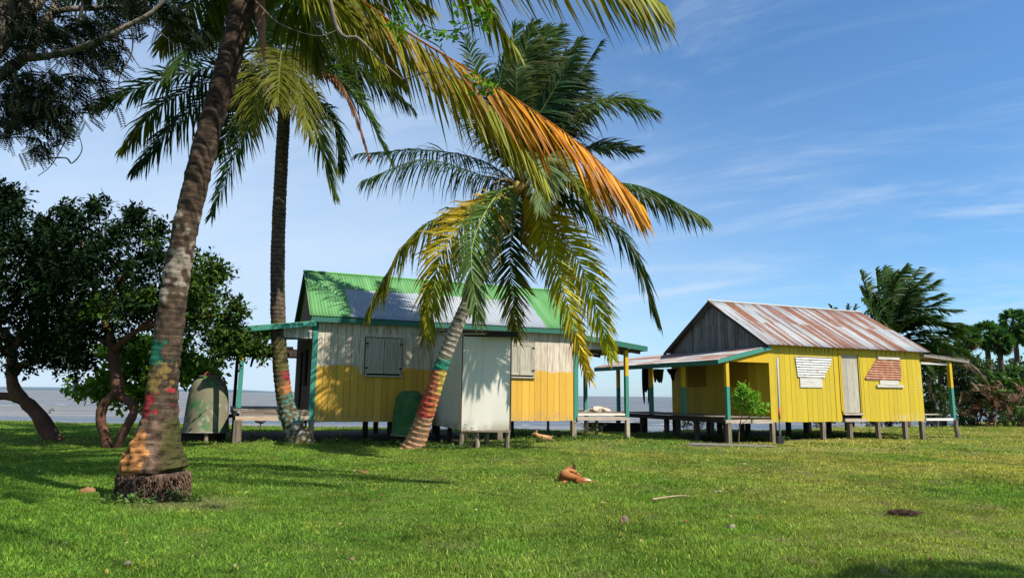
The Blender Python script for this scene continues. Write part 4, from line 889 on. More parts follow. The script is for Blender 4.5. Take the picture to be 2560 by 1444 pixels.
F3 = [([(1200, 400, .8), (1060, 375, 1.6), (890, 385, 2.1)], dict(n=95, wid=.038, c1=DGREEN, c2=DGREEN*1.4, droop=.9, hang=.2)),
 ([(1210, 440, 0), (1060, 400, .1), (908, 450, .1)], dict(n=75, wid=.034, c1=DGREEN, c2=GREEN, droop=1.0, hang=.3, rc=(.2, .24, .06))),
 ([(1190, 500, -.2), (1030, 590, -.4), (917, 780, -.5)], dict(c1=GREEN*.7, c2=YG*.7, cmid=YG*.8, droop=.8, hang=.25)),
 ([(1225, 510, -.8), (1110, 620, -1.3), (1065, 835, -1.4)], dict(side=(1, .3, 0), c1=YEL*.85, c2=YG*1.1, cmid=(YEL+YG)*.45, droop=.7, hang=.1, tipamt=.8, rc=(.5, .45, .12))),
 ([(1240, 490, -1.5), (1180, 620, -2.3), (1195, 800, -2.5)], dict(c1=GREEN*1.2, c2=PALE*.9, cmid=GREEN*1.5, droop=.6, Lmax=.72, n=110, side=(1, 0, 0), rc=(.4, .42, .1))),
 ([(1290, 530, .9), (1275, 650, 1.3), (1292, 840, 1.4)], dict(c1=DGREEN, c2=YG*.6, cmid=DGREEN, droop=.4, side=(1, .2, 0), tipamt=1.0, tip=YEL*.5)),
 ([(1350, 530, .1), (1450, 660, .3), (1530, 890, .4)], dict(c1=YEL*1.0, c2=YG*1.5, cmid=YG*1.8, droop=.6, hang=.05, n=140, tipamt=.9, tip=YEL, side=(1, 0, .3), Lmax=.95)),
 ([(1340, 530, -.1), (1400, 700, .0), (1475, 950, .2)], dict(c1=YEL*1.1, c2=YEL*1.0, cmid=YG*1.5, droop=.6, side=(1, 0, .2), tipamt=.9, Lmax=.7)),
 ([(1400, 490, .1), (1560, 590, .1), (1645, 800, .1)], dict(c1=GREEN, c2=GREEN*.9, cmid=DGREEN*1.2, droop=.9, hang=.2, Lmax=.95)),
 ([(1430, 455, .3), (1600, 465, .6), (1765, 545, .7)], dict(c1=DGREEN*1.2, c2=GREEN*1.1, droop=.9, hang=.4)),
 ([(1340, 410, -1.4), (1370, 400, -2.4), (1350, 520, -3.1)], dict(c1=PALE, c2=PALE, droop=.5, side=(1, 0, 0), Lmax=.8)),
 ([(1380, 430, -.4), (1430, 450, -.7), (1490, 560, -.8)], dict(c1=GREEN, c2=YG*.9, droop=.7)),
 ([(1290, 330, .3), (1275, 200, .5), (1290, 60, .7)], dict(c1=DGREEN, c2=GREEN, side=(1, 0, 0), droop=.4, wind=.6)),
 ([(1310, 320, -.1), (1330, 180, -.2), (1370, 70, -.2)], dict(c1=DGREEN, c2=GREEN, side=(1, 0, 0), droop=.4, wind=.6)),
 ([(1320, 330, .2), (1370, 210, .3), (1450, 100, .3)], dict(c1=DGREEN, c2=GREEN*.8, side=(1, 0, -.4), droop=.6, wind=.8)),
 ([(1330, 350, .6), (1400, 260, .9), (1500, 110, 1.1)], dict(c1=DGREEN, c2=DGREEN*1.3, droop=.6, wind=.7)),
 ([(1300, 340, 1.0), (1320, 210, 1.5), (1340, 100, 1.6)], dict(c1=DGREEN*.8, c2=GREEN, side=(1, 0, 0), droop=.4, wind=.6)),
 ([(1270, 340, .8), (1210, 230, 1.2), (1160, 90, 1.4)], dict(c1=DGREEN, c2=GREEN*.8, side=(1, 0, 0), droop=.5, wind=.4)),
 ([(1265, 370, .6), (1200, 310, 1.3), (1140, 250, 1.7)], dict(c1=DGREEN, c2=GREEN, droop=1.1, hang=.3)),
 ([(1400, 330, -.3), (1520, 250, -.4), (1635, 275, -.5)], dict(c1=GREEN*.8, c2=GREEN*1.3, cmid=PALE*.8, droop=.7, hang=.1)),
 ([(1410, 400, .5), (1490, 370, .8), (1590, 375, 1.0)], dict(c1=DGREEN, c2=DGREEN*1.3, droop=.5)),
 ([(1290, 330, -.8), (1290, 220, -1.3), (1290, 130, -1.5)], dict(c1=GREEN*.8, c2=PALE*.7, side=(1, 0, 0), droop=.5, wind=.5, Lmax=.6)),
 ([(1350, 340, 0.), (1400, 260, 0), (1460, 180, 0)], dict(c1=DGREEN, c2=DGREEN*1.3, side=(.8, 0, -.5), droop=.6, wind=.8)),
 ([(1310, 330, .5), (1340, 200, .9), (1400, 65, 1.)], dict(c1=DGREEN*.8, c2=DGREEN*1.3, side=(1, 0, -.2), droop=.5, wind=.9)),
 ([(1300, 320, -.4), (1300, 190, -.7), (1330, 60, -.8)], dict(c1=DGREEN*.8, c2=GREEN*.8, side=(1, 0, 0), droop=.5, wind=.7)),
 ([(1320, 340, -.5), (1370, 250, -.7), (1430, 150, -.8)], dict(c1=DGREEN*.8, c2=DGREEN*1.3, side=(1, 0, -.3), droop=.6, wind=.9)),
 ([(1340, 360, .3), (1400, 300, .4), (1470, 230, .4)], dict(n=65, c1=DGREEN*.8, c2=DGREEN*1.3, side=(1, 0, -.3), droop=.6, wind=.9)),
 ([(1280, 330, .6), (1260, 230, .9), (1290, 110, 1.0)], dict(c1=DGREEN*.7, c2=DGREEN*1.2, side=(1, 0, 0), droop=.5, wind=.7)),
 ([(1260, 350, .2), (1240, 260, .3), (1265, 130, .3)], dict(n=65, c1=DGREEN*.8, c2=DGREEN*1.2, side=(1, 0, 0), droop=.5, wind=.5))]
for L, kw in F3:
    kw = dict(Lmax=.96, n=128, wid=.05, wind=.2, tipamt=.45)|kw
    fr(p3, [C3]+[(a, b, Yc+d) for a, b, d in L], **kw)
c3 = at(*C3); coconuts(p3, c3, 9, .11, (.25, .17, .04), .3)
mb = MB()   # flower stalks and dry spathes about the heart
for k in range(45):
    a = rng.random()*2*math.pi; e = rng.random()*1.6-.7; d = A_((math.cos(a), math.sin(a), e*.7)); l = .5+.8*rng.random(); s0 = c3+d*.1
    mb.tube(curve([s0, s0+d*l*.5+A_((0, 0, .1)), s0+d*l+A_((0, 0, -.15*rng.random()))], 6), [.016, .014, .012, .01, .008, .004], 5, A_((.25, .16, .05))*(.35+rng.random()))
tw(p3, mb.build('flower_stalks', M['bark'], p3))
s0 = at(1305, 560, Yc-.2); mb = MB(); mb.tube(curve([s0+A_((0, 0, .5)), s0, s0-A_((.02, 0, .75))], 8), [.01, .02, .03, .045, .05, .04, .02, .004], 7, (.10, .06, .04)); tw(p3, mb.build('spathe', M['bark'], p3))

# ------------------------------------------------------------------ broadleaf trees
def sprays(mb, cen, rad_, nspr, nleaf, size, col, ratio=.5, flat=.0, bias=None, twig=True, var=.35):
    """leafy twigs radiating from clump centres"""
    cen = np.asarray(cen); k = len(cen); ix = np.repeat(np.arange(k), nspr); m = len(ix)
    d = rng.normal(0, 1, (m, 3)); d[:, 2] = d[:, 2]*(1-flat)+.15
    if bias is not None: d += np.array(bias)
    d /= np.linalg.norm(d, axis=1)[:, None]
    r_ = np.asarray(rad_)[ix][:, None]*(.6+.6*rng.random((m, 1)))
    st = cen[ix]+d*r_*.25*rng.random((m, 1)); en = cen[ix]+d*r_
    t_ = (np.arange(nleaf)+1)/nleaf
    B = st[:, None]+(en-st)[:, None]*t_[None, :, None]; B[..., 2] -= (.08*r_*t_[None]**2)
    B = B.reshape(-1, 3)+rng.normal(0, size*.25, (m*nleaf, 3)); D = np.repeat(d, nleaf, 0)
    ld = rng.normal(0, 1, (len(B), 3))*.8+D*.9; ld[:, 2] -= .15; ld /= np.linalg.norm(ld, axis=1)[:, None]
    nn = rng.normal(0, .55, (len(B), 3))+A_((0, 0, 1)); W = np.cross(ld, nn); W /= np.linalg.norm(W, axis=1)[:, None]+1e-6
    N = np.cross(W, ld); s = size*(.7+.6*rng.random((len(B), 1)))
    V = np.stack([B, B+ld*s*.45+W*s*ratio*.5+N*s*.06, B+ld*s, B+ld*s*.45-W*s*ratio*.5+N*s*.06], 1).reshape(-1, 3)
    i = np.arange(len(B))*4
    cc = np.asarray(col); 
    if cc.ndim == 1: c = np.tile(cc, (len(B), 1))
    else: c = cc[np.repeat(ix, nleaf)]
    tnt = (1-var+2*var*rng.random((len(B), 1)))*np.repeat(np.repeat(1-.25+.5*rng.random((k, 1)), nspr, 0), nleaf, 0)
    c = np.repeat(c*tnt, 4, 0)
    mb.add(V, [np.stack([i, i+1, i+2], -1), np.stack([i, i+2, i+3], -1)], c)
def limb(mb, L, r0, r1, k=9, n=14, col=(.16, .10, .065)):
    P = curve(pxs(L), n); mb.tube(P, np.linspace(r0, r1, n)*(1+.06*rng.normal(0, 1, n)), k, np.array(col)*(1+.15*rng.normal(0, 1, (n, 1))))
def cwalk(blobs, per):
    c, r_ = [], []
    for (x, y, Yd, rp, dep) in blobs:
        for _ in range(per):
            a = rng.random()*2*math.pi; q = math.sqrt(rng.random()); c.append(at(x+math.cos(a)*q*rp, y+math.sin(a)*q*rp, Yd+(rng.random()*2-1)*dep)); r_.append(.32+.25*rng.random())
    return np.array(c), np.array(r_)
BARK = (.11, .052, .032)
# left tree A
ta = empty('shade_tree', tuple(G(135, 1100)[:2])+(0,)); tag(ta, 'dense dark green tree with a curving trunk at the far left edge', 'tree')
YA = 18.2
mb = MB(); limb(mb, [(148, 1118, YA), (125, 1085, YA), (95, 1035, YA), (60, 1000, YA), (35, 970, YA), (28, 925, YA), (30, 880, YA), (10, 820, YA)], .21, .10, 12, 22, BARK)
limb(mb, [(55, 1000, YA), (20, 990, YA), (-60, 985, YA), (-150, 930, YA)], .13, .07, col=BARK); limb(mb, [(35, 935, YA), (60, 908, YA-.2), (110, 900, YA-.4), (160, 880, YA-.5), (210, 820, YA-.5)], .10, .05, col=BARK)
for e in ((60, 760), (-40, 700), (130, 700), (-100, 800)): limb(mb, [(30, 880, YA), ((30+e[0])/2, (880+e[1])/2+15, YA), (*e, YA)], .08, .03, 7, 8, BARK)
tw(ta, mb.build('trunk', M['bark'], ta, smooth=True))
mb = MB(); c, r_ = cwalk([(20, 570, YA, 70, 1.2), (-60, 650, YA, 90, 1.5), (60, 660, YA, 90, 1.6), (0, 760, YA, 100, 1.6), (100, 770, YA, 90, 1.6), (50, 850, YA, 80, 1.3), (150, 865, YA-.4, 50, 1.), (-90, 780, YA, 100, 1.5), (10, 505, YA, 22, .4), (110, 610, YA, 50, 1), (120, 690, YA, 60, 1.2)], 22)
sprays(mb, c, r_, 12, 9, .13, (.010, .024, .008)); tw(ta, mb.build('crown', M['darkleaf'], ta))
# left tree B (two legs that fuse)
tb = empty('shade_tree', tuple(G(282, 1118)[:2])+(0,)); tag(tb, 'dense dark tree whose two crooked legs join into one trunk behind the thick palm', 'tree')
YB = 16.4
mb = MB(); limb(mb, [(268, 1130, YB), (264, 1095, YB), (252, 1050, YB), (258, 1015, YB), (284, 985, YB), (294, 975, YB)], .115, .10, 12, 20, BARK)
limb(mb, [(290, 1130, YB+.1), (298, 1100, YB), (318, 1065, YB), (336, 1025, YB), (326, 1005, YB), (300, 988, YB), (292, 975, YB)], .105, .095, 12, 20, BARK)
limb(mb, [(294, 988, YB), (292, 940, YB), (283, 895, YB), (280, 860, YB), (262, 800, YB)], .14, .10, 12, 16, BARK)
for L in ([(282, 880, YB), (310, 850, YB-.3), (350, 820, YB-.5), (420, 760, YB-.6)], [(280, 865, YB), (255, 850, YB), (215, 830, YB+.3), (180, 760, YB+.3)], [(262, 800, YB), (290, 720, YB+.3), (340, 640, YB+.3)], [(262, 800, YB), (230, 700, YB), (200, 600, YB)], [(350, 820, YB-.5), (450, 800, YB-.6), (560, 790, YB-.5), (600, 830, YB-.4)]): limb(mb, L, .09, .03, 8, 12, BARK)
tw(tb, mb.build('trunk', M['bark'], tb, smooth=True))
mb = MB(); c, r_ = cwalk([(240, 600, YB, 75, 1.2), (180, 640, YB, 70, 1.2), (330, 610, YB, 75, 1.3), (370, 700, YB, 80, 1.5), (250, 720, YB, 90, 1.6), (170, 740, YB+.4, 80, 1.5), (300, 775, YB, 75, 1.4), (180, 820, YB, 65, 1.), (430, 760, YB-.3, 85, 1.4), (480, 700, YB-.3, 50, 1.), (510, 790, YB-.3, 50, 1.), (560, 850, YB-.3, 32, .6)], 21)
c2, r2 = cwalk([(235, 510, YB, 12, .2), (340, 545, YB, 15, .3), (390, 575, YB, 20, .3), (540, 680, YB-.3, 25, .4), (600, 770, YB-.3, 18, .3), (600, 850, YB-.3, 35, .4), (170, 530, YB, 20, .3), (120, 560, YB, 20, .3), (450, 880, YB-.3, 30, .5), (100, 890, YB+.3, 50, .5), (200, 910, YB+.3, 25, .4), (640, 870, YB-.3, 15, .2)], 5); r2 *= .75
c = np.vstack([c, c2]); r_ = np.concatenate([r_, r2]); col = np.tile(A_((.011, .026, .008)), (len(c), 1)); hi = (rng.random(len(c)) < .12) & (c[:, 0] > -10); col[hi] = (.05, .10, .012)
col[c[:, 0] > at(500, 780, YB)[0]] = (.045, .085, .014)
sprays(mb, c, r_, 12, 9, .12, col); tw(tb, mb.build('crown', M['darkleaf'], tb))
# sea almond with broad bright leaves behind
YS = 20
ts = empty('almond_tree', (at(370, 1000, YS)[0], YS, 0)); tag(ts, 'low bright green broad leaved tree behind the trunks by the water', 'tree')
mb = MB(); limb(mb, [(372, 1090, YS), (372, 1000, YS), (360, 920, YS), (365, 870, YS)], .07, .04, col=(.2, .14, .09)); limb(mb, [(370, 1000, YS), (300, 985, YS), (190, 970, YS)], .035, .02, 6, 10, (.2, .14, .09)); limb(mb, [(365, 960, YS), (440, 945, YS), (530, 915, YS)], .035, .02, 6, 10, (.2, .14, .09)); limb(mb, [(365, 940, YS), (300, 910, YS), (250, 890, YS)], .03, .02, 6, 10, (.2, .14, .09))
tw(ts, mb.build('trunk', M['bark'], ts, smooth=True))
mb = MB(); c = []
for x0, y0, x1, y1, n in ((180, 972, 280, 968, 9), (250, 965, 370, 985, 12), (250, 950, 330, 930, 8), (245, 885, 330, 880, 8), (320, 880, 420, 860, 12), (340, 920, 430, 930, 10), (430, 940, 545, 912, 16), (440, 915, 500, 925, 8), (330, 850, 400, 900, 10), (300, 1000, 380, 1010, 6)):
    for k in range(n): q = (k+.5)/n; c.append(at(x0+(x1-x0)*q, y0+(y1-y0)*q+rng.normal(0, 8), YS+rng.normal(0, .35)))
sprays(mb, c, np.full(len(c), .26), 11, 4, .22, (.16, .30, .03), .62, .3); tw(ts, mb.build('crown', M['leaf'], ts))

# near feathery tree, trunk outside the picture on the left
YN = 6.2
tn = empty('feathery_tree', (-5.6, 5.6, 0)); tag(tn, 'near feathery leaved tree whose bare branches reach in at the top left corner', 'tree')
NB = (.20, .165, .13)
mb = MB(); mb.tube(curve([(-5.6, 5.6, -.2), (-5.5, 5.7, 1.5), (-5.2, 5.9, 3.0), tuple(at(-100, 240, YN))], 16), np.linspace(.24, .1, 16), 12, NB); tw(tn, mb.build('trunk', M['bark'], tn, smooth=True))
mb = MB(); n0 = (-100, 240, YN)
limb(mb, [n0, (0, 187, YN), (62, 143, YN), (93, 93, YN), (125, 40, YN), (143, 0, YN), (170, -80, YN)], .06, .03, 10, 20, NB)
limb(mb, [(62, 146, YN), (120, 140, YN-.1), (187, 125, YN-.2), (271, 90, YN-.3), (324, 62, YN-.3), (380, 31, YN-.3), (430, -20, YN-.3)], .038, .014, 8, 20, NB)
limb(mb, [(118, 36, YN), (175, 23, YN), (250, 20, YN+.1), (324, 15, YN+.1), (400, -10, YN+.1)], .032, .016, 8, 12, NB)
limb(mb, [(210, -30, YN), (205, 20, YN), (195, 60, YN), (192, 140, YN)], .02, .009, 6, 12, (.05, .04, .035))
for e in ((-4.6, 8.2, 8.1), (-2.6, 8.0, 8.3), (-1.0, 7.6, 8.5), (-3.6, 9.6, 8.7), (-5.6, 9.6, 8.3), (.7, 2.6, 7.1), (3.2, 1.4, 6.9), (-1.6, 9.4, 8.9), (-4.5, 6.4, 7.5)):  # unseen limbs added to carry the shading canopy
    mb.tube(curve([tuple(at(*n0)), (-4.9+.15*(e[0]+5), 5.9+.3*(e[1]-6), 6.6), tuple((A_(e)+A_((-4.5, 6., 7.4)))/2), e], 16), np.linspace(.06, .015, 16), 8, NB)
TW = [[(187, 125, YN-.2), (180, 200, YN-.2), (172, 290, YN-.2), (168, 340, YN-.1), (131, 410, YN-.1), (95, 440, YN-.1)], [(330, 60, YN-.3), (330, 130, YN-.3), (300, 190, YN-.3), (298, 225, YN-.2)], [(324, 62, YN-.3), (370, 60, YN-.3), (410, 90, YN-.3), (450, 125, YN-.3)], [(271, 90, YN-.3), (320, 130, YN-.3), (350, 170, YN-.2)], [(150, 40, YN), (260, 60, YN-.1), (330, 40, YN-.1), (420, 50, YN-.1)],
      [(0, 340, YN-.2), (60, 330, YN-.2), (120, 290, YN-.2), (170, 240, YN-.2)], [(0, 346, YN), (50, 343, YN), (110, 346, YN)], [(95, 345, YN), (120, 390, YN), (142, 415, YN)], [(120, 395, YN), (165, 395, YN), (180, 408, YN), (205, 375, YN), (195, 330, YN)], [(190, 190, YN), (230, 200, YN), (300, 205, YN)], [(60, 230, YN), (110, 190, YN), (150, 150, YN)], [(0, 305, YN), (70, 325, YN), (125, 280, YN)], [(215, 110, YN), (260, 160, YN-.1), (270, 185, YN-.1)]]
for L in TW: limb(mb, L, .009, .003, 5, 16, (.07, .055, .045))
# long thin limb that runs above the frame and droops leafy twigs in the middle of the view
limb(mb, [n0, (0, -150, YN-.3), (400, -260, YN-.4), (760, -120, YN-.3), (845, 75, YN-.2), (895, 96, YN-.2), (945, 145, YN-.2), (1007, 200, YN-.2)], .04, .005, 8, 50, NB)
TWc = [[(760, -120, YN-.3), (900, -30, YN-.3), (1026, 75, YN-.3), (1101, 120, YN-.3), (1141, 177, YN-.3), (1215, 225, YN-.3), (1290, 280, YN-.3)], [(900, -30, YN-.3), (985, 40, YN-.3), (1000, 90, YN-.3)], [(980, -60, YN-.3), (1060, 60, YN-.3), (1150, 75, YN-.3), (1215, 45, YN-.3)], [(640, 5, YN-.3), (700, 60, YN-.3), (790, 90, YN-.3), (845, 75, YN-.2)], [(1007, 200, YN-.2), (1080, 180, YN-.2), (1160, 200, YN-.2)], [(620, -60, YN-.3), (640, 5, YN-.3)]]
for L in TWc: limb(mb, L, .008, .003, 5, 24, (.13, .10, .08))
tw(tn, mb.build('branch', M['bark'], tn, smooth=True))
def pinnate(mb, P, n, ln, col):
    """little compound leaves scattered round the points"""
    P = np.asarray(P); m = len(P); d = rng.normal(0, .55, (m, 3))+A_((.55, 0, -.5)); d /= np.linalg.norm(d, axis=1)[:, None]
    s = np.cross(d, rng.normal(0, .6, (m, 3))+A_((0, .6, .8))); s /= np.linalg.norm(s, axis=1)[:, None]
    for sg in (-1, 1):
        for k in range(n):
            q = (k+1)/n; B = P+d*ln*q-A_((0, 0, 1))*(ln*.2*q*q); ld = s*sg*.8+d*.55; L = ln*.30*(1-.35*abs(q-.5)); W = np.cross(ld, np.cross(d, s)); W /= np.linalg.norm(W, axis=1)[:, None]
            V = np.stack([B, B+ld*L*.5+W*L*.17, B+ld*L, B+ld*L*.5-W*L*.17], 1).reshape(-1, 3); i = np.arange(m)*4
            mb.add(V, [np.stack([i, i+1, i+2, i+3], -1)], np.repeat(np.array(col)*(.6+.8*rng.random((m, 1))), 4, 0))
mb = MB(); P = []
for x, y, rx, ry, n in ((60, 50, 70, 60, 170), (150, 90, 90, 50, 220), (30, 110, 40, 40, 60), (250, 50, 60, 40, 90), (240, 130, 60, 35, 130), (60, 230, 80, 35, 200), (90, 280, 80, 40, 220), (150, 310, 30, 20, 40), (30, 190, 40, 20, 40), (120, 200, 60, 30, 70), (100, 365, 35, 12, 40), (220, 190, 40, 15, 25), (250, 235, 20, 15, 20), (330, 20, 60, 30, 90), (420, 30, 60, 40, 110), (480, 90, 40, 40, 70), (200, 250, 40, 40, 40), (60, -30, 120, 30, 100), (300, -30, 150, 30, 120), (-60, 120, 50, 120, 120), (10, 300, 30, 30, 60)):
    for _ in range(n): P.append(at(x+rng.normal(0, rx*.55), y+rng.normal(0, ry*.55), YN+rng.normal(-.05, .22)))
for cx_, cy_, cz_, rr_, n in ((-4.6, 8.2, 8.2, 1.3, 420), (-2.6, 8.0, 8.4, 1.3, 420), (-1.0, 7.6, 8.6, 1.0, 260), (-3.6, 9.6, 8.8, 1.2, 380), (-5.6, 9.6, 8.4, 1.2, 380), (-1.6, 9.4, 9.0, 1.0, 220), (.7, 2.6, 7.2, .6, 160), (3.2, 1.4, 7.0, .45, 110), (-4.5, 6.4, 7.6, 1.2, 200)):  # canopy clumps out of view, added to cast shade on the lawn
    for _ in range(n): P.append(A_((cx_, cy_, cz_))+rng.normal(0, .5, 3)*rr_*A_((1, 1, .5)))
pinnate(mb, P, 9, .14, (.012, .018, .008)); tw(tn, mb.build('foliage', M['darkleaf'], tn))
mb = MB(); c = []
for x, y in ((1000, 30), (1005, 60), (1000, 85), (985, 70), (1155, 22), (1145, 60), (1215, 25), (1205, 45), (1225, 60), (1120, 90), (1105, 98), (1190, 205), (1215, 222), (1222, 232), (1205, 215), (1060, 80)): c.append(at(x, y, YN-.3))
sprays(mb, c, np.full(len(c), .06), 5, 3, .075, (.10, .22, .02), .5); tw(tn, mb.build('foliage', M['leaf'], tn))

# ------------------------------------------------------------------ right-hand vegetation
YR = 33
p4 = empty('windblown_palm', (at(2235, 800, YR)[0], YR, 0)); tag(p4, 'bushy wind bent palm rising behind the right end of the rusty roof', 'palm tree')
mb = MB(); mb.tube(curve([(p4.location.x+.2, YR, -.2), tuple(at(2260, 960, YR)), tuple(at(2235, 840, YR))], 12), np.linspace(.2, .16, 12), 10, (.1, .07, .05)); tw(p4, mb.build('trunk', M['bark'], p4, smooth=True))
C4 = (2235, 845, YR)
for L in ([(2185, 770), (2152, 680)], [(2200, 750), (2190, 675)], [(2220, 730), (2215, 668)], [(2235, 730), (2265, 665)], [(2245, 740), (2300, 670)], [(2260, 760), (2345, 700)], [(2270, 770), (2350, 735)], [(2290, 780), (2395, 775)], [(2300, 810), (2400, 812)], [(2320, 830), (2430, 850)], [(2210, 780), (2165, 730)], [(2250, 780), (2290, 720)], [(2230, 780), (2235, 700)], [(2205, 800), (2155, 750)], [(2310, 840), (2420, 890)], [(2200, 810), (2180, 780)], [(2280, 800), (2340, 790)], [(2290, 860), (2350, 930)], [(2270, 870), (2320, 930)], [(2190, 790), (2150, 720)], [(2215, 740), (2240, 680)], [(2255, 750), (2320, 685)], [(2270, 790), (2370, 745)], [(2290, 800), (2400, 830)]):
    y_ = YR+rng.normal(0, .8); fr(p4, [C4, (*L[0], (YR+y_)/2), (*L[1], y_)], Lmax=1.05, n=70, wid=.085, c1=DGREEN*.9, c2=GREEN*.9, side=(.6, .3, .5) if L[1][0] < 2320 else None, droop=.5, wind=1.0, rach=.03, tipamt=.1)
pr = empty('windblown_palm', (at(2110, 800, 36)[0], 36, 0)); tag(pr, 'palm mostly hidden behind the rusty roof ridge, only frond tips showing', 'palm tree')
mb = MB(); mb.tube([(pr.location.x, 36, -.2), tuple(at(2110, 860, 36))], [.2, .15], 9, (.1, .07, .05)); tw(pr, mb.build('trunk', M['bark'], pr))
for e in ((2075, 762), (2090, 770), (2140, 762), (2170, 775), (2050, 790), (2120, 760)): fr(pr, [(2110, 860, 36), ((2110+e[0])/2+6, 800, 36), (*e, 36)], Lmax=.6, n=30, wid=.07, c1=DGREEN, c2=GREEN, rach=.03)
def fan_palm(x, y, Yd, r_, ybase, label, dead=0):
    b = at(x, ybase, Yd); root = empty('fan_palm', (b[0], Yd, 0)); tag(root, label, 'palm tree', None)
    c = at(x, y, Yd); mb = MB(); mb.tube(curve([(b[0]+.1, Yd, -.2), ((b[0]+c[0])/2+.1, Yd, c[2]*.5), tuple(c)], 12), np.linspace(.17, .13, 12), 9, (.09, .07, .055)); tw(root, mb.build('trunk', M['bark'], root, smooth=True))
    mb = MB(); R_ = r_*Yd/FPX
    for k in range(44+dead):
        dd = rng.normal(0, 1, 3); 
        if k >= 44: dd[2] = -abs(dd[2])-.8
        dd += A_((.25, 0, .15)); dd /= np.linalg.norm(dd); cc = A_((.045, .11, .025))*(.6+1.2*rng.random()) if k < 44 else A_((.16, .10, .06))*(.6+.7*rng.random())
        h = c+dd*R_*.5; mb.tube([c, h], [.012, .01], 4, cc); u = np.cross(dd, rng.normal(0, 1, 3)); u /= np.linalg.norm(u)
        for j in range(15):
            a = (j-7)/7*1.45; d = dd*math.cos(a)+u*math.sin(a); l = R_*.62*(1-.15*abs(a)); s = np.cross(d, rng.normal(0, 1, 3)); s /= np.linalg.norm(s); s *= .06
            mb.add([h, h+d*l*.55+s, h+d*l+A_((.04, 0, -.12*l)), h+d*l*.55-s], [np.array([[0, 1, 2, 3]])], cc*(.8+.4*rng.random()))
    tw(root, mb.build('crown', M['frond'], root))
fan_palm(2465, 835, 40, 38, 940, 'fan palm with a round crown, leftmost pair with slim trunks', 4)
fan_palm(2497, 855, 39, 36, 945, 'lower fan palm right beside the round crowned one', 4)
fan_palm(2535, 805, 42, 38, 940, 'tallest fan palm near the right picture edge', 5)
fan_palm(2412, 845, 38, 36, 930, 'fan palm standing closest to the wind bent palm', 4)
fan_palm(2572, 830, 41, 36, 940, 'fan palm cut off by the right picture edge', 3)
fan_palm(2345, 880, 36, 34, 960, 'short fan palm above the right porch roof of the yellow house', 6)
def bush(name, blobs, per, size, col, label, cat='bush', nspr=10, nl=7, ratio=.5, mat='leaf', rr=None, extra=None):
    x = np.mean([b[0] for b in blobs]); Yd = blobs[0][2]; root = empty(name, (at(x, 1000, Yd)[0], Yd, 0)); tag(root, label, cat)
    c, r_ = cwalk(blobs, per); r_ = r_ if rr is None else r_*rr; k = c[:, 2] > .05; c = c[k]; r_ = r_[k]; mb = MB(); sprays(mb, c, r_, nspr, nl, size, col, ratio)
    tw(root, mb.build('foliage', M[mat], root)); mb = MB()
    for q in c[::6]: mb.tube(curve([(root.location.x+rng.normal(0, .2), Yd, -.2), ((root.location.x+q[0])/2, (Yd+q[1])/2, q[2]*.45), tuple(q)], 6), np.linspace(.03, .008, 6), 5, (.1, .07, .05))
    tw(root, mb.build('stem', M['bark'], root)); return root
bush('bush', [(2335, 960, 34, 45, 1), (2345, 1010, 34, 40, 1), (2320, 920, 34, 30, .8), (2300, 1000, 34.5, 40, 1)], 16, .17, (.045, .085, .018), 'mid green bush seen through the right porch of the yellow house')
bush('bush', [(2420, 970, 36, 45, 1.2), (2430, 1010, 36, 50, 1.2), (2400, 940, 36.5, 35, 1), (2470, 965, 37, 35, 1)], 20, .2, (.018, .04, .013), 'darkest thicket right of the last porch post')
bush('bush', [(2500, 970, 36, 35, 1.2), (2560, 990, 36, 50, 1.2), (2545, 950, 37, 30, 1), (2600, 960, 36, 50, 1)], 20, .26, (.05, .12, .02), 'leafy green bush at the right edge under the fan palms')
bush('bush', [(2390, 900, 37, 30, 1), (2440, 925, 37.5, 30, 1), (2350, 895, 37, 25, 1)], 14, .2, (.04, .075, .015), 'olive thicket at the foot of the fan palms')
bush('bush', [(2540, 935, 60, 30, 3), (2480, 945, 60, 30, 3), (2600, 930, 60, 35, 3), (2420, 950, 60, 30, 3)], 14, .35, (.03, .055, .018), 'farthest dark trees on the shore between fan palm trunks', 'trees', rr=1.8)
# heap of dead fan leaves
dp = empty('dead_palm_leaves', tuple(at(2500, 1050, 34.3)[:2])+(0,)); tag(dp, 'heap of dry brown palm leaves at the foot of the right thicket', 'leaf heap')
mb = MB()
for k in range(120):
    c = at(2395+170*rng.random()**.7+rng.normal(0, 12), 1055-95*rng.random()**1.2, 34.2+rng.normal(0, .5)); dd = rng.normal(0, 1, 3); dd[2] -= .6; dd /= np.linalg.norm(dd); u = np.cross(dd, rng.normal(0, 1, 3)); u /= np.linalg.norm(u)
    cc = (A_((.24, .13, .08)), A_((.34, .22, .15)), A_((.12, .06, .04)), A_((.04, .09, .02)), A_((.05, .11, .02)))[rng.integers(0, 5)]*(.7+.6*rng.random())
    for j in range(11):
        a = (j-5)/5*1.2; d = dd*math.cos(a)+u*math.sin(a); l = .55*(1-.2*abs(a)); s = np.cross(d, rng.normal(0, 1, 3)); s /= np.linalg.norm(s); s *= .028
        mb.add([c, c+d*l*.55+s, c+d*l, c+d*l*.55-s], [np.array([[0, 1, 2, 3]])], cc*(.8+.4*rng.random()))
tw(dp, mb.build('leaf_pile', M['dry'], dp))
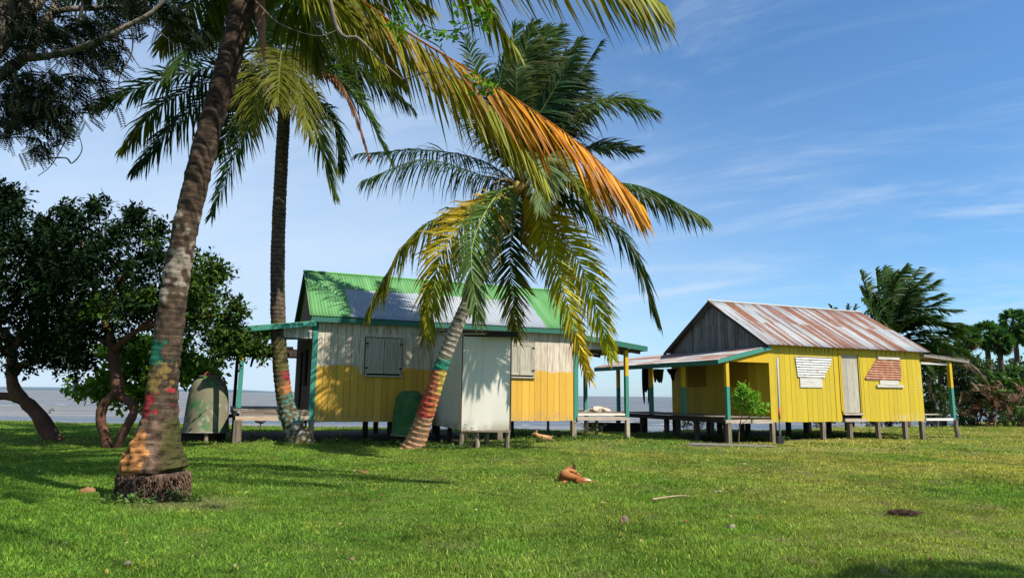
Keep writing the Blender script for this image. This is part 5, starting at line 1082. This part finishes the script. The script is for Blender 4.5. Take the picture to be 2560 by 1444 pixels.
# long grey dead fronds drooping beside the porch
for k, (L, lb) in enumerate((([(2330, 900, 33), (2320, 950, 33), (2340, 1005, 33)], 0), ([(2370, 890, 33), (2430, 910, 33), (2470, 955, 33)], 0), ([(2350, 870, 33), (2400, 900, 33), (2440, 925, 33)], 0))):
    fr(p4, L, Lmax=.45, n=40, wid=.05, c1=A_((.15, .12, .09)), c2=A_((.22, .18, .14)), hang=.5, droop=.6, rc=(.2, .16, .12), start=.02)['label'] = 'dead grey frond'
bush('bush', [(1755, 1062, 29, 30, .4), (1790, 1070, 29, 20, .3), (1725, 1070, 29, 20, .3)], 8, .1, (.02, .035, .015), 'small dark shrub on the bank seen under the yellow house porch', rr=.6)
bush('bush', [(2150, 1062, 34, 40, .6), (2210, 1065, 35, 30, .5), (2060, 1066, 32, 25, .5)], 10, .14, (.035, .06, .02), 'low shrubs on the bank seen beneath the yellow house', rr=.7)

# sapling with bright leaves in front of the porch
b = G(1847, 1112); YP = b[1]; sp = empty('sapling', (b[0], YP, 0)); tag(sp, 'slim bright green sapling in front of the yellow house porch', 'sapling')
mb = MB(); limb(mb, [(1846, 1116, YP), (1848, 1080, YP), (1852, 1050, YP), (1862, 1010, YP), (1866, 975, YP)], .018, .008, 7, 14, (.2, .15, .1)); limb(mb, [(1850, 1062, YP), (1868, 1048, YP), (1895, 1020, YP)], .010, .005, 5, 8, (.2, .15, .1)); limb(mb, [(1848, 1075, YP), (1838, 1058, YP), (1832, 1045, YP)], .006, .003, 5, 6, (.2, .15, .1))
tw(sp, mb.build('trunk', M['bark'], sp)); mb = MB(); c = [at(x+rng.normal(0, 6), y+rng.normal(0, 6), YP+rng.normal(0, .12)) for x, y in ((1865, 975), (1860, 985), (1880, 985), (1850, 990), (1870, 995), (1885, 1000), (1845, 1000), (1865, 1010), (1880, 1015), (1895, 1010), (1905, 1015), (1900, 1028), (1850, 1015), (1890, 1025), (1858, 1025), (1872, 973), (1842, 985))]
sprays(mb, c, np.full(len(c), .15), 10, 4, .14, (.16, .34, .03), .45); tw(sp, mb.build('foliage', M['leaf'], sp))
def weed(px, py, top, label, leafy=.05, col=(.06, .10, .03), name='weed', YY=None, n=7):
    b = G(px, py); YY = b[1] if YY is None else YY; r = empty(name, (b[0], b[1], 0)); tag(r, label, 'plant'); mb = MB(); c = []
    for k in range(n):
        e = at(px+rng.normal(0, 14), top+rng.random()*25, b[1]+rng.normal(0, .05)); P = curve([tuple(b), tuple((b+e)/2+rng.normal(0, .02, 3)), tuple(e)], 8); mb.tube(P, np.linspace(.006, .002, 8), 4, (.14, .1, .06)); c += list(P[3:])
    tw(r, mb.build('stem', M['bark'], r)); mb = MB(); sprays(mb, c, np.full(len(c), .05), 3, 2, leafy, col); tw(r, mb.build('foliage', M['leaf'], r))
weed(1177, 1128, 1060, 'spindly twiggy weed growing before the white outhouse', .045)
weed(1478, 1100, 1045, 'thin wild plant behind the mustard house right deck', .05, (.05, .10, .03))
weed(108, 1052, 1025, 'tiny shore plant left of the crooked tree trunks', .08); weed(183, 1054, 1045, 'low dark shore tuft between the two crooked trees', .07, n=4)
# low weeds along the shady edge of the houses
mb = MB(); c = []
for a, b_, n in (((590, 1108), (1000, 1112), 60), ((1000, 1118), (1160, 1130), 60), ((1160, 1125), (1330, 1122), 60), ((1300, 1108), (1570, 1100), 110), ((1570, 1092), (1960, 1102), 150), ((1960, 1098), (2330, 1092), 110), ((380, 1252), (450, 1262), 20), ((300, 1262), (360, 1270), 14)):
    for _ in range(n):
        q = rng.random(); p = G(a[0]+(b_[0]-a[0])*q, a[1]+(b_[1]-a[1])*q); p = p+A_((rng.normal(0, .15), abs(rng.normal(0, .5)) if p[1] > 12 else rng.normal(0, .05), 0)); p[2] = .03+.05*rng.random(); c.append(p)
sprays(mb, c, np.full(len(c), .1), 9, 3, .05, (.08, .15, .025), .6, .2); tag(mb.build('ground_cover', M['leaf']), 'small leaved weeds along the house fronts and palm foot', 'weeds', kind='stuff')

# an unseen neighbour palm to the right of the viewer (its crown shades the near lawn)
bx, by = 9.6, .3
p5 = empty('coconut_palm', (bx, by, 0)); tag(p5, 'coconut palm standing outside the picture to the right of the viewer', 'palm tree')
mb = MB(); mb.tube(curve([(bx, by, -.2), (bx-.2, by+.1, 3), (bx-.7, by+.3, 7.2)], 20), np.linspace(.2, .14, 20), 12, (.2, .15, .1)); tw(p5, mb.build('trunk', M['bark'], p5, smooth=True))
cc = A_((bx-.7, by+.3, 7.2))
for k in range(12):
    a = k/12*2*math.pi+.2; d = A_((math.cos(a), math.sin(a), 0)); l = 1.8
    tw(p5, frond(p5, [cc, cc+d*l*.4+A_((0, 0, .5)), cc+d*l*.8+A_((0, 0, .1)), cc+d*l+A_((0, 0, -.9))], Lmax=.6, n=55, wid=.045))

# ------------------------------------------------------------------ animals
def skinned(name, chains, mat, parent=None, sub=2, col=(.5, .5, .5), colfn=None):
    """chains: list of lists of (x,y,z,r); the first point of a later chain may equal an existing vertex (joins there)"""
    V, E, R = [], [], []
    def idx(p):
        for i_, q in enumerate(V):
            if sum((q[j]-p[j])**2 for j in range(3)) < 1e-8: return i_
        V.append(tuple(p[:3])); R.append(p[3]); return len(V)-1
    for ch in chains:
        ids = [idx(p) for p in ch]; E += list(zip(ids[:-1], ids[1:]))
    me = bpy.data.meshes.new(name); me.from_pydata(V, E, []); o = bpy.data.objects.new(name, me); COL.objects.link(o)
    sk = o.modifiers.new('skin', 'SKIN'); sk.use_smooth_shade = True
    for i_, r_ in enumerate(R): me.skin_vertices[0].data[i_].radius = (r_, r_)
    me.skin_vertices[0].data[0].use_root = True
    ss = o.modifiers.new('sub', 'SUBSURF'); ss.levels = sub; ss.render_levels = sub
    dg = bpy.context.evaluated_depsgraph_get(); me2 = bpy.data.meshes.new_from_object(o.evaluated_get(dg)); o.modifiers.clear(); o.data = me2; bpy.data.meshes.remove(me)
    n = len(me2.vertices); co = np.empty(n*3, np.float32); me2.vertices.foreach_get('co', co); co = co.reshape(-1, 3)
    ca = me2.color_attributes.new('Col', 'FLOAT_COLOR', 'POINT'); c = np.ones((n, 4), np.float32)
    c[:, :3] = np.array([colfn(p) for p in co]) if colfn else np.array(col)
    ca.data.foreach_set('color', c.ravel()); me2.polygons.foreach_set('use_smooth', np.ones(len(me2.polygons), bool))
    me2.materials.clear(); me2.materials.append(mat)
    if parent: o.parent = parent
    return o
def ear(parent, p, d, h, w_, col, out=(0, 1, 0)):
    p = A_(p); d = A_(d, float); d /= np.linalg.norm(d); s = np.cross(d, A_(out)); s /= np.linalg.norm(s); n = np.cross(s, d)
    mb = MB(); V = [p-s*w_/2, p+s*w_/2, p+n*w_*.35, p+d*h*.6-s*w_*.32+n*.01, p+d*h*.6+s*w_*.32+n*.01, p+d*h]
    mb.add(V, [np.array([[0, 1, 4], [0, 4, 3], [3, 4, 5], [1, 2, 4], [2, 0, 3], [2, 5, 4], [2, 3, 5], [0, 2, 1]])], col); return mb.build('ear', M['fur'], parent)
# tan dog curled on the lawn, back to the viewer
b = G(1440, 1211); d1 = empty('dog', (b[0], b[1]+.12, 0)); tag(d1, 'tan dog lying curled up on the lawn with one pointed ear raised', 'dog')
def dogcol(p):
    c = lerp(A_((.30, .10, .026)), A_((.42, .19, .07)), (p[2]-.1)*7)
    n = mnoise.noise(Vector((p[0]*9, p[1]*9, p[2]*9)))
    c = c*(1+.25*n)
    if p[0] > .09 and p[0] < .18 and p[2] > .06: c = lerp(c, A_((.62, .5, .38)), (p[0]-.09)*14)
    if p[0] > .22 and p[1] > -.0: c = A_((.6, .5, .4))
    return c
body = [[(.10, 0, .075, .062), (.03, 0, .085, .056), (-.05, .03, .11, .072), (-.12, .08, .13, .08), (-.14, .15, .14, .075), (-.10, .21, .165, .052), (-.05, .23, .19, .05), (.0, .22, .17, .045), (.045, .19, .125, .026), (.075, .165, .10, .02)],
        [(.10, 0, .075, .062), (.16, -.03, .055, .03), (.24, -.07, .032, .016), (.33, -.08, .026, .013), (.40, -.075, .02, .009)],
        [(.10, 0, .075, .062), (.06, -.07, .055, .056), (-.0, -.085, .035, .034), (.09, -.10, .022, .02), (.17, -.07, .018, .016)],
        [(.10, 0, .075, .062), (.13, .08, .04, .035), (.22, .05, .025, .018), (.28, .04, .022, .018)],
        [(-.14, .15, .14, .075), (-.16, .10, .06, .04), (-.10, .0, .03, .026), (-.18, -.04, .02, .018)]]
skinned('body', body, M['fur'], d1, colfn=dogcol)
ear(d1, (.0, .215, .20), (.12, .0, 1), .11, .055, (.09, .04, .02)); ear(d1, (-.06, .235, .225), (-.1, .1, .6), .07, .055, (.30, .12, .05))
mb = MB(); mb.blob((.092, .153, .092), (.012, .012, .01), 8, 6, (.02, .015, .012)); mb.build('nose', M['fur'], d1, smooth=True)
mb = MB(); mb.blob((.030, .172, .165), (.007, .007, .007), 8, 6, (.01, .008, .006)); mb.build('eye', M['fur'], d1, smooth=True)
d1.scale = (1.3, 1.15, .88)
# dog resting under the mustard house
def lying_dog(loc, s, rz, c1, c2, label):
    r = empty('dog', loc, rz); tag(r, label, 'dog')
    ch = [[(0, 0, .10, .11), (.14, .0, .11, .12), (.27, 0, .13, .11), (.36, 0, .18, .07), (.42, 0, .25, .06), (.49, 0, .235, .042), (.55, 0, .215, .028)], [(0, 0, .10, .11), (-.10, 0, .085, .095), (-.2, .03, .04, .02), (-.34, .06, .02, .01)],
          [(-.10, 0, .085, .095), (-.02, -.09, .07, .06), (.05, -.12, .03, .03), (-.06, -.12, .02, .02), (.1, -.13, .02, .02)], [(.27, 0, .13, .11), (.25, -.07, .06, .035), (.33, -.08, .02, .022), (.46, -.08, .02, .018)], [(.27, 0, .13, .11), (.26, .07, .06, .035), (.34, .08, .02, .022), (.47, .08, .02, .018)]]
    ch = [[(a*s, b*s, c*s, d*s) for a, b, c, d in q] for q in ch]
    skinned('body', ch, M['fur'], r, colfn=lambda p: lerp(A_(c1), A_(c2), (mnoise.noise(Vector((p[0]*6+3, p[1]*6, p[2]*6)))+.25)*2))
    for sg in (-1, 1): ear(r, (.40*s, sg*.04*s, .29*s), (-.1, sg*.25, 1), .08*s, .05*s, c1)
    mb = MB(); mb.blob((.575*s, 0, .215*s), (.014, .014, .011), 8, 6, (.02, .015, .012)); mb.build('nose', M['fur'], r, smooth=True)
    return r
b = G(1372, 1104); lying_dog((b[0], b[1], 0), .9, rad(165), (.45, .25, .10), (.55, .34, .16), 'sandy dog resting in the grass under the mustard house')
# pale dog asleep on the right deck of house one: lies flat on its side
q = H1.w(8.85, .3, .803); r = empty('dog', q, H1.yaw); tag(r, 'pale cream dog asleep flat on the mustard house right deck', 'dog')
ch = [[(0, 0, .09, .085), (.13, 0, .10, .095), (.26, 0, .095, .085), (.36, .0, .07, .05), (.43, 0, .06, .055), (.50, 0, .05, .04), (.57, .01, .04, .026)], [(0, 0, .09, .085), (-.1, 0, .08, .075), (-.22, .05, .03, .018), (-.36, .1, .02, .01)],
      [(-.10, 0, .08, .075), (-.13, -.12, .06, .035), (-.02, -.2, .03, .02), (.08, -.24, .02, .015)], [(-.10, 0, .08, .075), (-.09, -.11, .11, .035), (.02, -.17, .06, .02)], [(.26, 0, .095, .085), (.26, -.13, .05, .028), (.36, -.19, .03, .018), (.44, -.2, .02, .016)], [(.26, 0, .095, .085), (.23, -.12, .09, .025), (.31, -.17, .05, .018)]]
skinned('body', ch, M['fur'], r, colfn=lambda p: lerp(A_((.62, .47, .34)), A_((.75, .66, .55)), (mnoise.noise(Vector((p[0]*7, p[1]*7, 2)))+.3)*2))
ear(r, (.42, .0, .11), (-.1, .1, 1), .07, .05, (.5, .33, .22)); ear(r, (.44, .05, .09), (-.1, .5, .6), .06, .05, (.5, .33, .22))
mb = MB(); mb.blob((.592, .012, .04), (.014, .014, .011), 8, 6, (.02, .015, .012)); mb.build('nose', M['fur'], r, smooth=True)
# hen on the bank beyond the porch
b = at(648, 1071, 25.2); r = empty('hen', (b[0], b[1], gz(b[0], b[1]).item())); tag(r, 'dark grey hen on the shaded bank under the left porch deck', 'bird')
ch = [[(0, 0, .30, .10), (.12, 0, .31, .09), (.2, 0, .36, .055), (.24, 0, .43, .035), (.27, 0, .47, .032), (.30, 0, .465, .018)], [(0, 0, .30, .10), (-.12, 0, .34, .075), (-.22, 0, .41, .05), (-.30, 0, .46, .02)]]
skinned('body', ch, M['fur'], r, col=(.08, .085, .10))
for sg in (-1, 1):
    mb = MB(); mb.tube([(.04, sg*.04, .24), (.03, sg*.04, .1), (.05, sg*.04, .0)], [.018, .010, .009], 6, (.2, .13, .05)); mb.tube([(.04, sg*.04, .01), (.11, sg*.05, .005)], .007, 5, (.2, .13, .05)); mb.build('leg', M['fur'], r)
mb = MB(); mb.prism([(.31, .455), (.31, .475), (.35, .46)], 1, -.006, .006, (.4, .25, .05)); mb.build('beak', M['fur'], r)

# ------------------------------------------------------------------ small things on the lawn
b = G(1951, 1108); po = empty('pipe_pole', (b[0], b[1], 0)); tag(po, 'thin grey metal pole with a red band before the yellow wall', 'pole')
tp = at(1943, 894, b[1]-.02)-A_((b[0], b[1], 0)); 
def on(t_): return tuple(A_((.0, 0, .05))*(1-t_)+tp*t_)
mb = MB(); mb.tube([on(0), on(.5), on(1)], .028, 10, (.42, .44, .46)); mb.build('pole', M['plain'], po, smooth=True)
mb = MB(); mb.tube([on(.27), on(.40)], .031, 10, (.5, .10, .06)); mb.build('red_band', M['plain'], po, smooth=True)
mb = MB(); mb.box(-.09, .08, -.07, .08, -.05, .19, (.03, .03, .03)); mb.build('footing', M['plain'], po)
mb = MB(); a_, c_ = G(1715, 1113), G(1935, 1118); mb.hexa([(a_[0], a_[1]-.1, -.03), (c_[0], c_[1]-.25, -.03), (c_[0]+.1, c_[1]+.45, -.03), (a_[0]+.3, a_[1]+.5, -.03), (a_[0], a_[1]-.1, .045), (c_[0], c_[1]-.25, .035), (c_[0]+.1, c_[1]+.45, .04), (a_[0]+.3, a_[1]+.5, .045)], (.19, .17, .15)); tag(mb.build('concrete_slab', M['plain']), 'flat grey slab set in the grass before the yellow porch', 'slab')
mb = MB(); q = H1.w(9.9, 2.2); mb.box(q[0]-.1, q[0]+1.9, q[1]+1.2, q[1]+1.9, -.1, .33, (.6, .6, .6)); tag(mb.build('stone_block', M['dark_wood']), 'dark low block on the ground between the two houses', 'block')
mb = MB(); P = curve([G(1632, 1255)+A_((0, 0, .04)), G(1665, 1252)+A_((0, 0, .05)), G(1700, 1247)+A_((0, 0, .045)), G(1738, 1247)+A_((0, 0, .035))], 14); mb.tube(P, np.linspace(.012, .004, 14), 6, (.42, .3, .2)); tag(mb.build('dry_stick', M['bark']), 'longest pale dry stick in the lawn right of the curled dog', 'stick')
mb = MB(); P = curve([G(1785, 1236)+A_((0, 0, .04)), G(1815, 1234)+A_((0, 0, .045))], 6); mb.tube(P, .006, 5, (.5, .4, .3)); tag(mb.build('dry_stick', M['bark']), 'short dry stick beyond the longest one', 'stick')
def husk(px, py, s, col, label, name='coconut_husk', cat='husk', flat=.6):
    col = A_(col)*.62
    b = G(px, py); mb = MB(); mb.blob((0, 0, s*flat*.4+.012), (s, s*.6, s*flat), 12, 8, col, .3); mb.blob((s*.5, s*.1, s*flat*.5+.012), (s*.5, s*.45, s*flat*.7), 10, 7, A_(col)*.7, .3)
    o = mb.build(name, M['bark'], smooth=True); o.location = b-A_((0, 0, .012)); o.rotation_euler = (0, 0, rng.random()*6); return tag(o, label, cat, None)
husk(1553, 1308, .035, (.38, .20, .14), 'small reddish husk scrap below the curled dog', flat=1.1)
husk(1562, 1305, .04, (.30, .22, .17), 'greyish husk scrap touching the reddish one', flat=1.3)
husk(1830, 1321, .055, (.42, .33, .25), 'pale husk chip on the open lawn right of centre')
husk(908, 1183, .13, (.30, .16, .08), 'curled brown leaf on the lawn in front of the outhouse', 'fallen_leaf', 'leaf', .3)
husk(218, 1236, .11, (.42, .22, .10), 'orange brown husk in the shade left of the thick palm')
husk(320, 1409, .03, (.5, .42, .28), 'pale round chip near the bottom left of the lawn')
husk(266, 1432, .028, (.45, .40, .08), 'yellow fallen leaf at the bottom left', 'fallen_leaf', 'leaf', .8)
husk(788, 1276, .035, (.28, .08, .04), 'red brown leaf on the lawn right of the thick palm', 'fallen_leaf', 'leaf', .4)
husk(2210, 1433, .045, (.45, .3, .22), 'pinkish husk chip near the bottom right corner')
husk(880, 1400, .03, (.35, .22, .14), 'brown scrap in the grass at the lower middle')
husk(1990, 1342, .03, (.3, .15, .1), 'tiny reddish scrap right of the pale chip')
husk(1860, 1160, .06, (.5, .4, .28), 'pale leaf on the lawn before the slab', 'fallen_leaf', 'leaf', .3)
husk(650, 1184, .06, (.4, .26, .16), 'faded leaf between the tree shadows behind the thick palm', 'fallen_leaf', 'leaf', .3)
husk(2150, 1232, .07, (.42, .33, .22), 'bleached leaf scrap on the right lawn', 'fallen_leaf', 'leaf', .3)
P = []; mb = MB()
for k in range(420):     # crumbs of dry leaf and bark in the grass
    y = 4.5+16*rng.random()**1.3; x = (rng.random()*2-.9)*.75*y; l = .012+.03*rng.random()**2; a = rng.random()*6.3; u = A_((math.cos(a), math.sin(a), .1))*l; v = A_((-math.sin(a), math.cos(a), .3))*l*.45
    c = A_((x, y, .022+.02*rng.random())); mb.add([c-u, c-v*.9+A_((0, 0, .004)), c+u, c+v+A_((0, 0, .006))], [np.array([[0, 1, 2], [0, 2, 3]])], A_(((.34, .22, .12), (.2, .11, .06), (.42, .36, .2), (.28, .09, .04))[rng.integers(0, 4)]))
tag(mb.build('leaf_litter', M['dry']), 'tiny crumbs of dry leaf strewn through the lawn', 'leaf litter', kind='stuff')
b = G(2255, 1288); r = MB()
for k in range(420):
    a = rng.random()*2*math.pi; q = b+A_((math.cos(a)*.17*rng.random()**.6+.0, math.sin(a)*.11*rng.random()**.6, 0)); e = q+A_((rng.normal(.04, .05), rng.normal(0, .04), .02+.05*rng.random())); r.tube([q, (q+e)/2+A_((0, 0, .02)), e], [.004, .004, .001], 3, A_((.07, .04, .025))*(.6+rng.random()))
tag(r.build('fibre_tuft', M['bark']), 'dark brown tuft of dead fibre lying on the right lawn', 'debris')
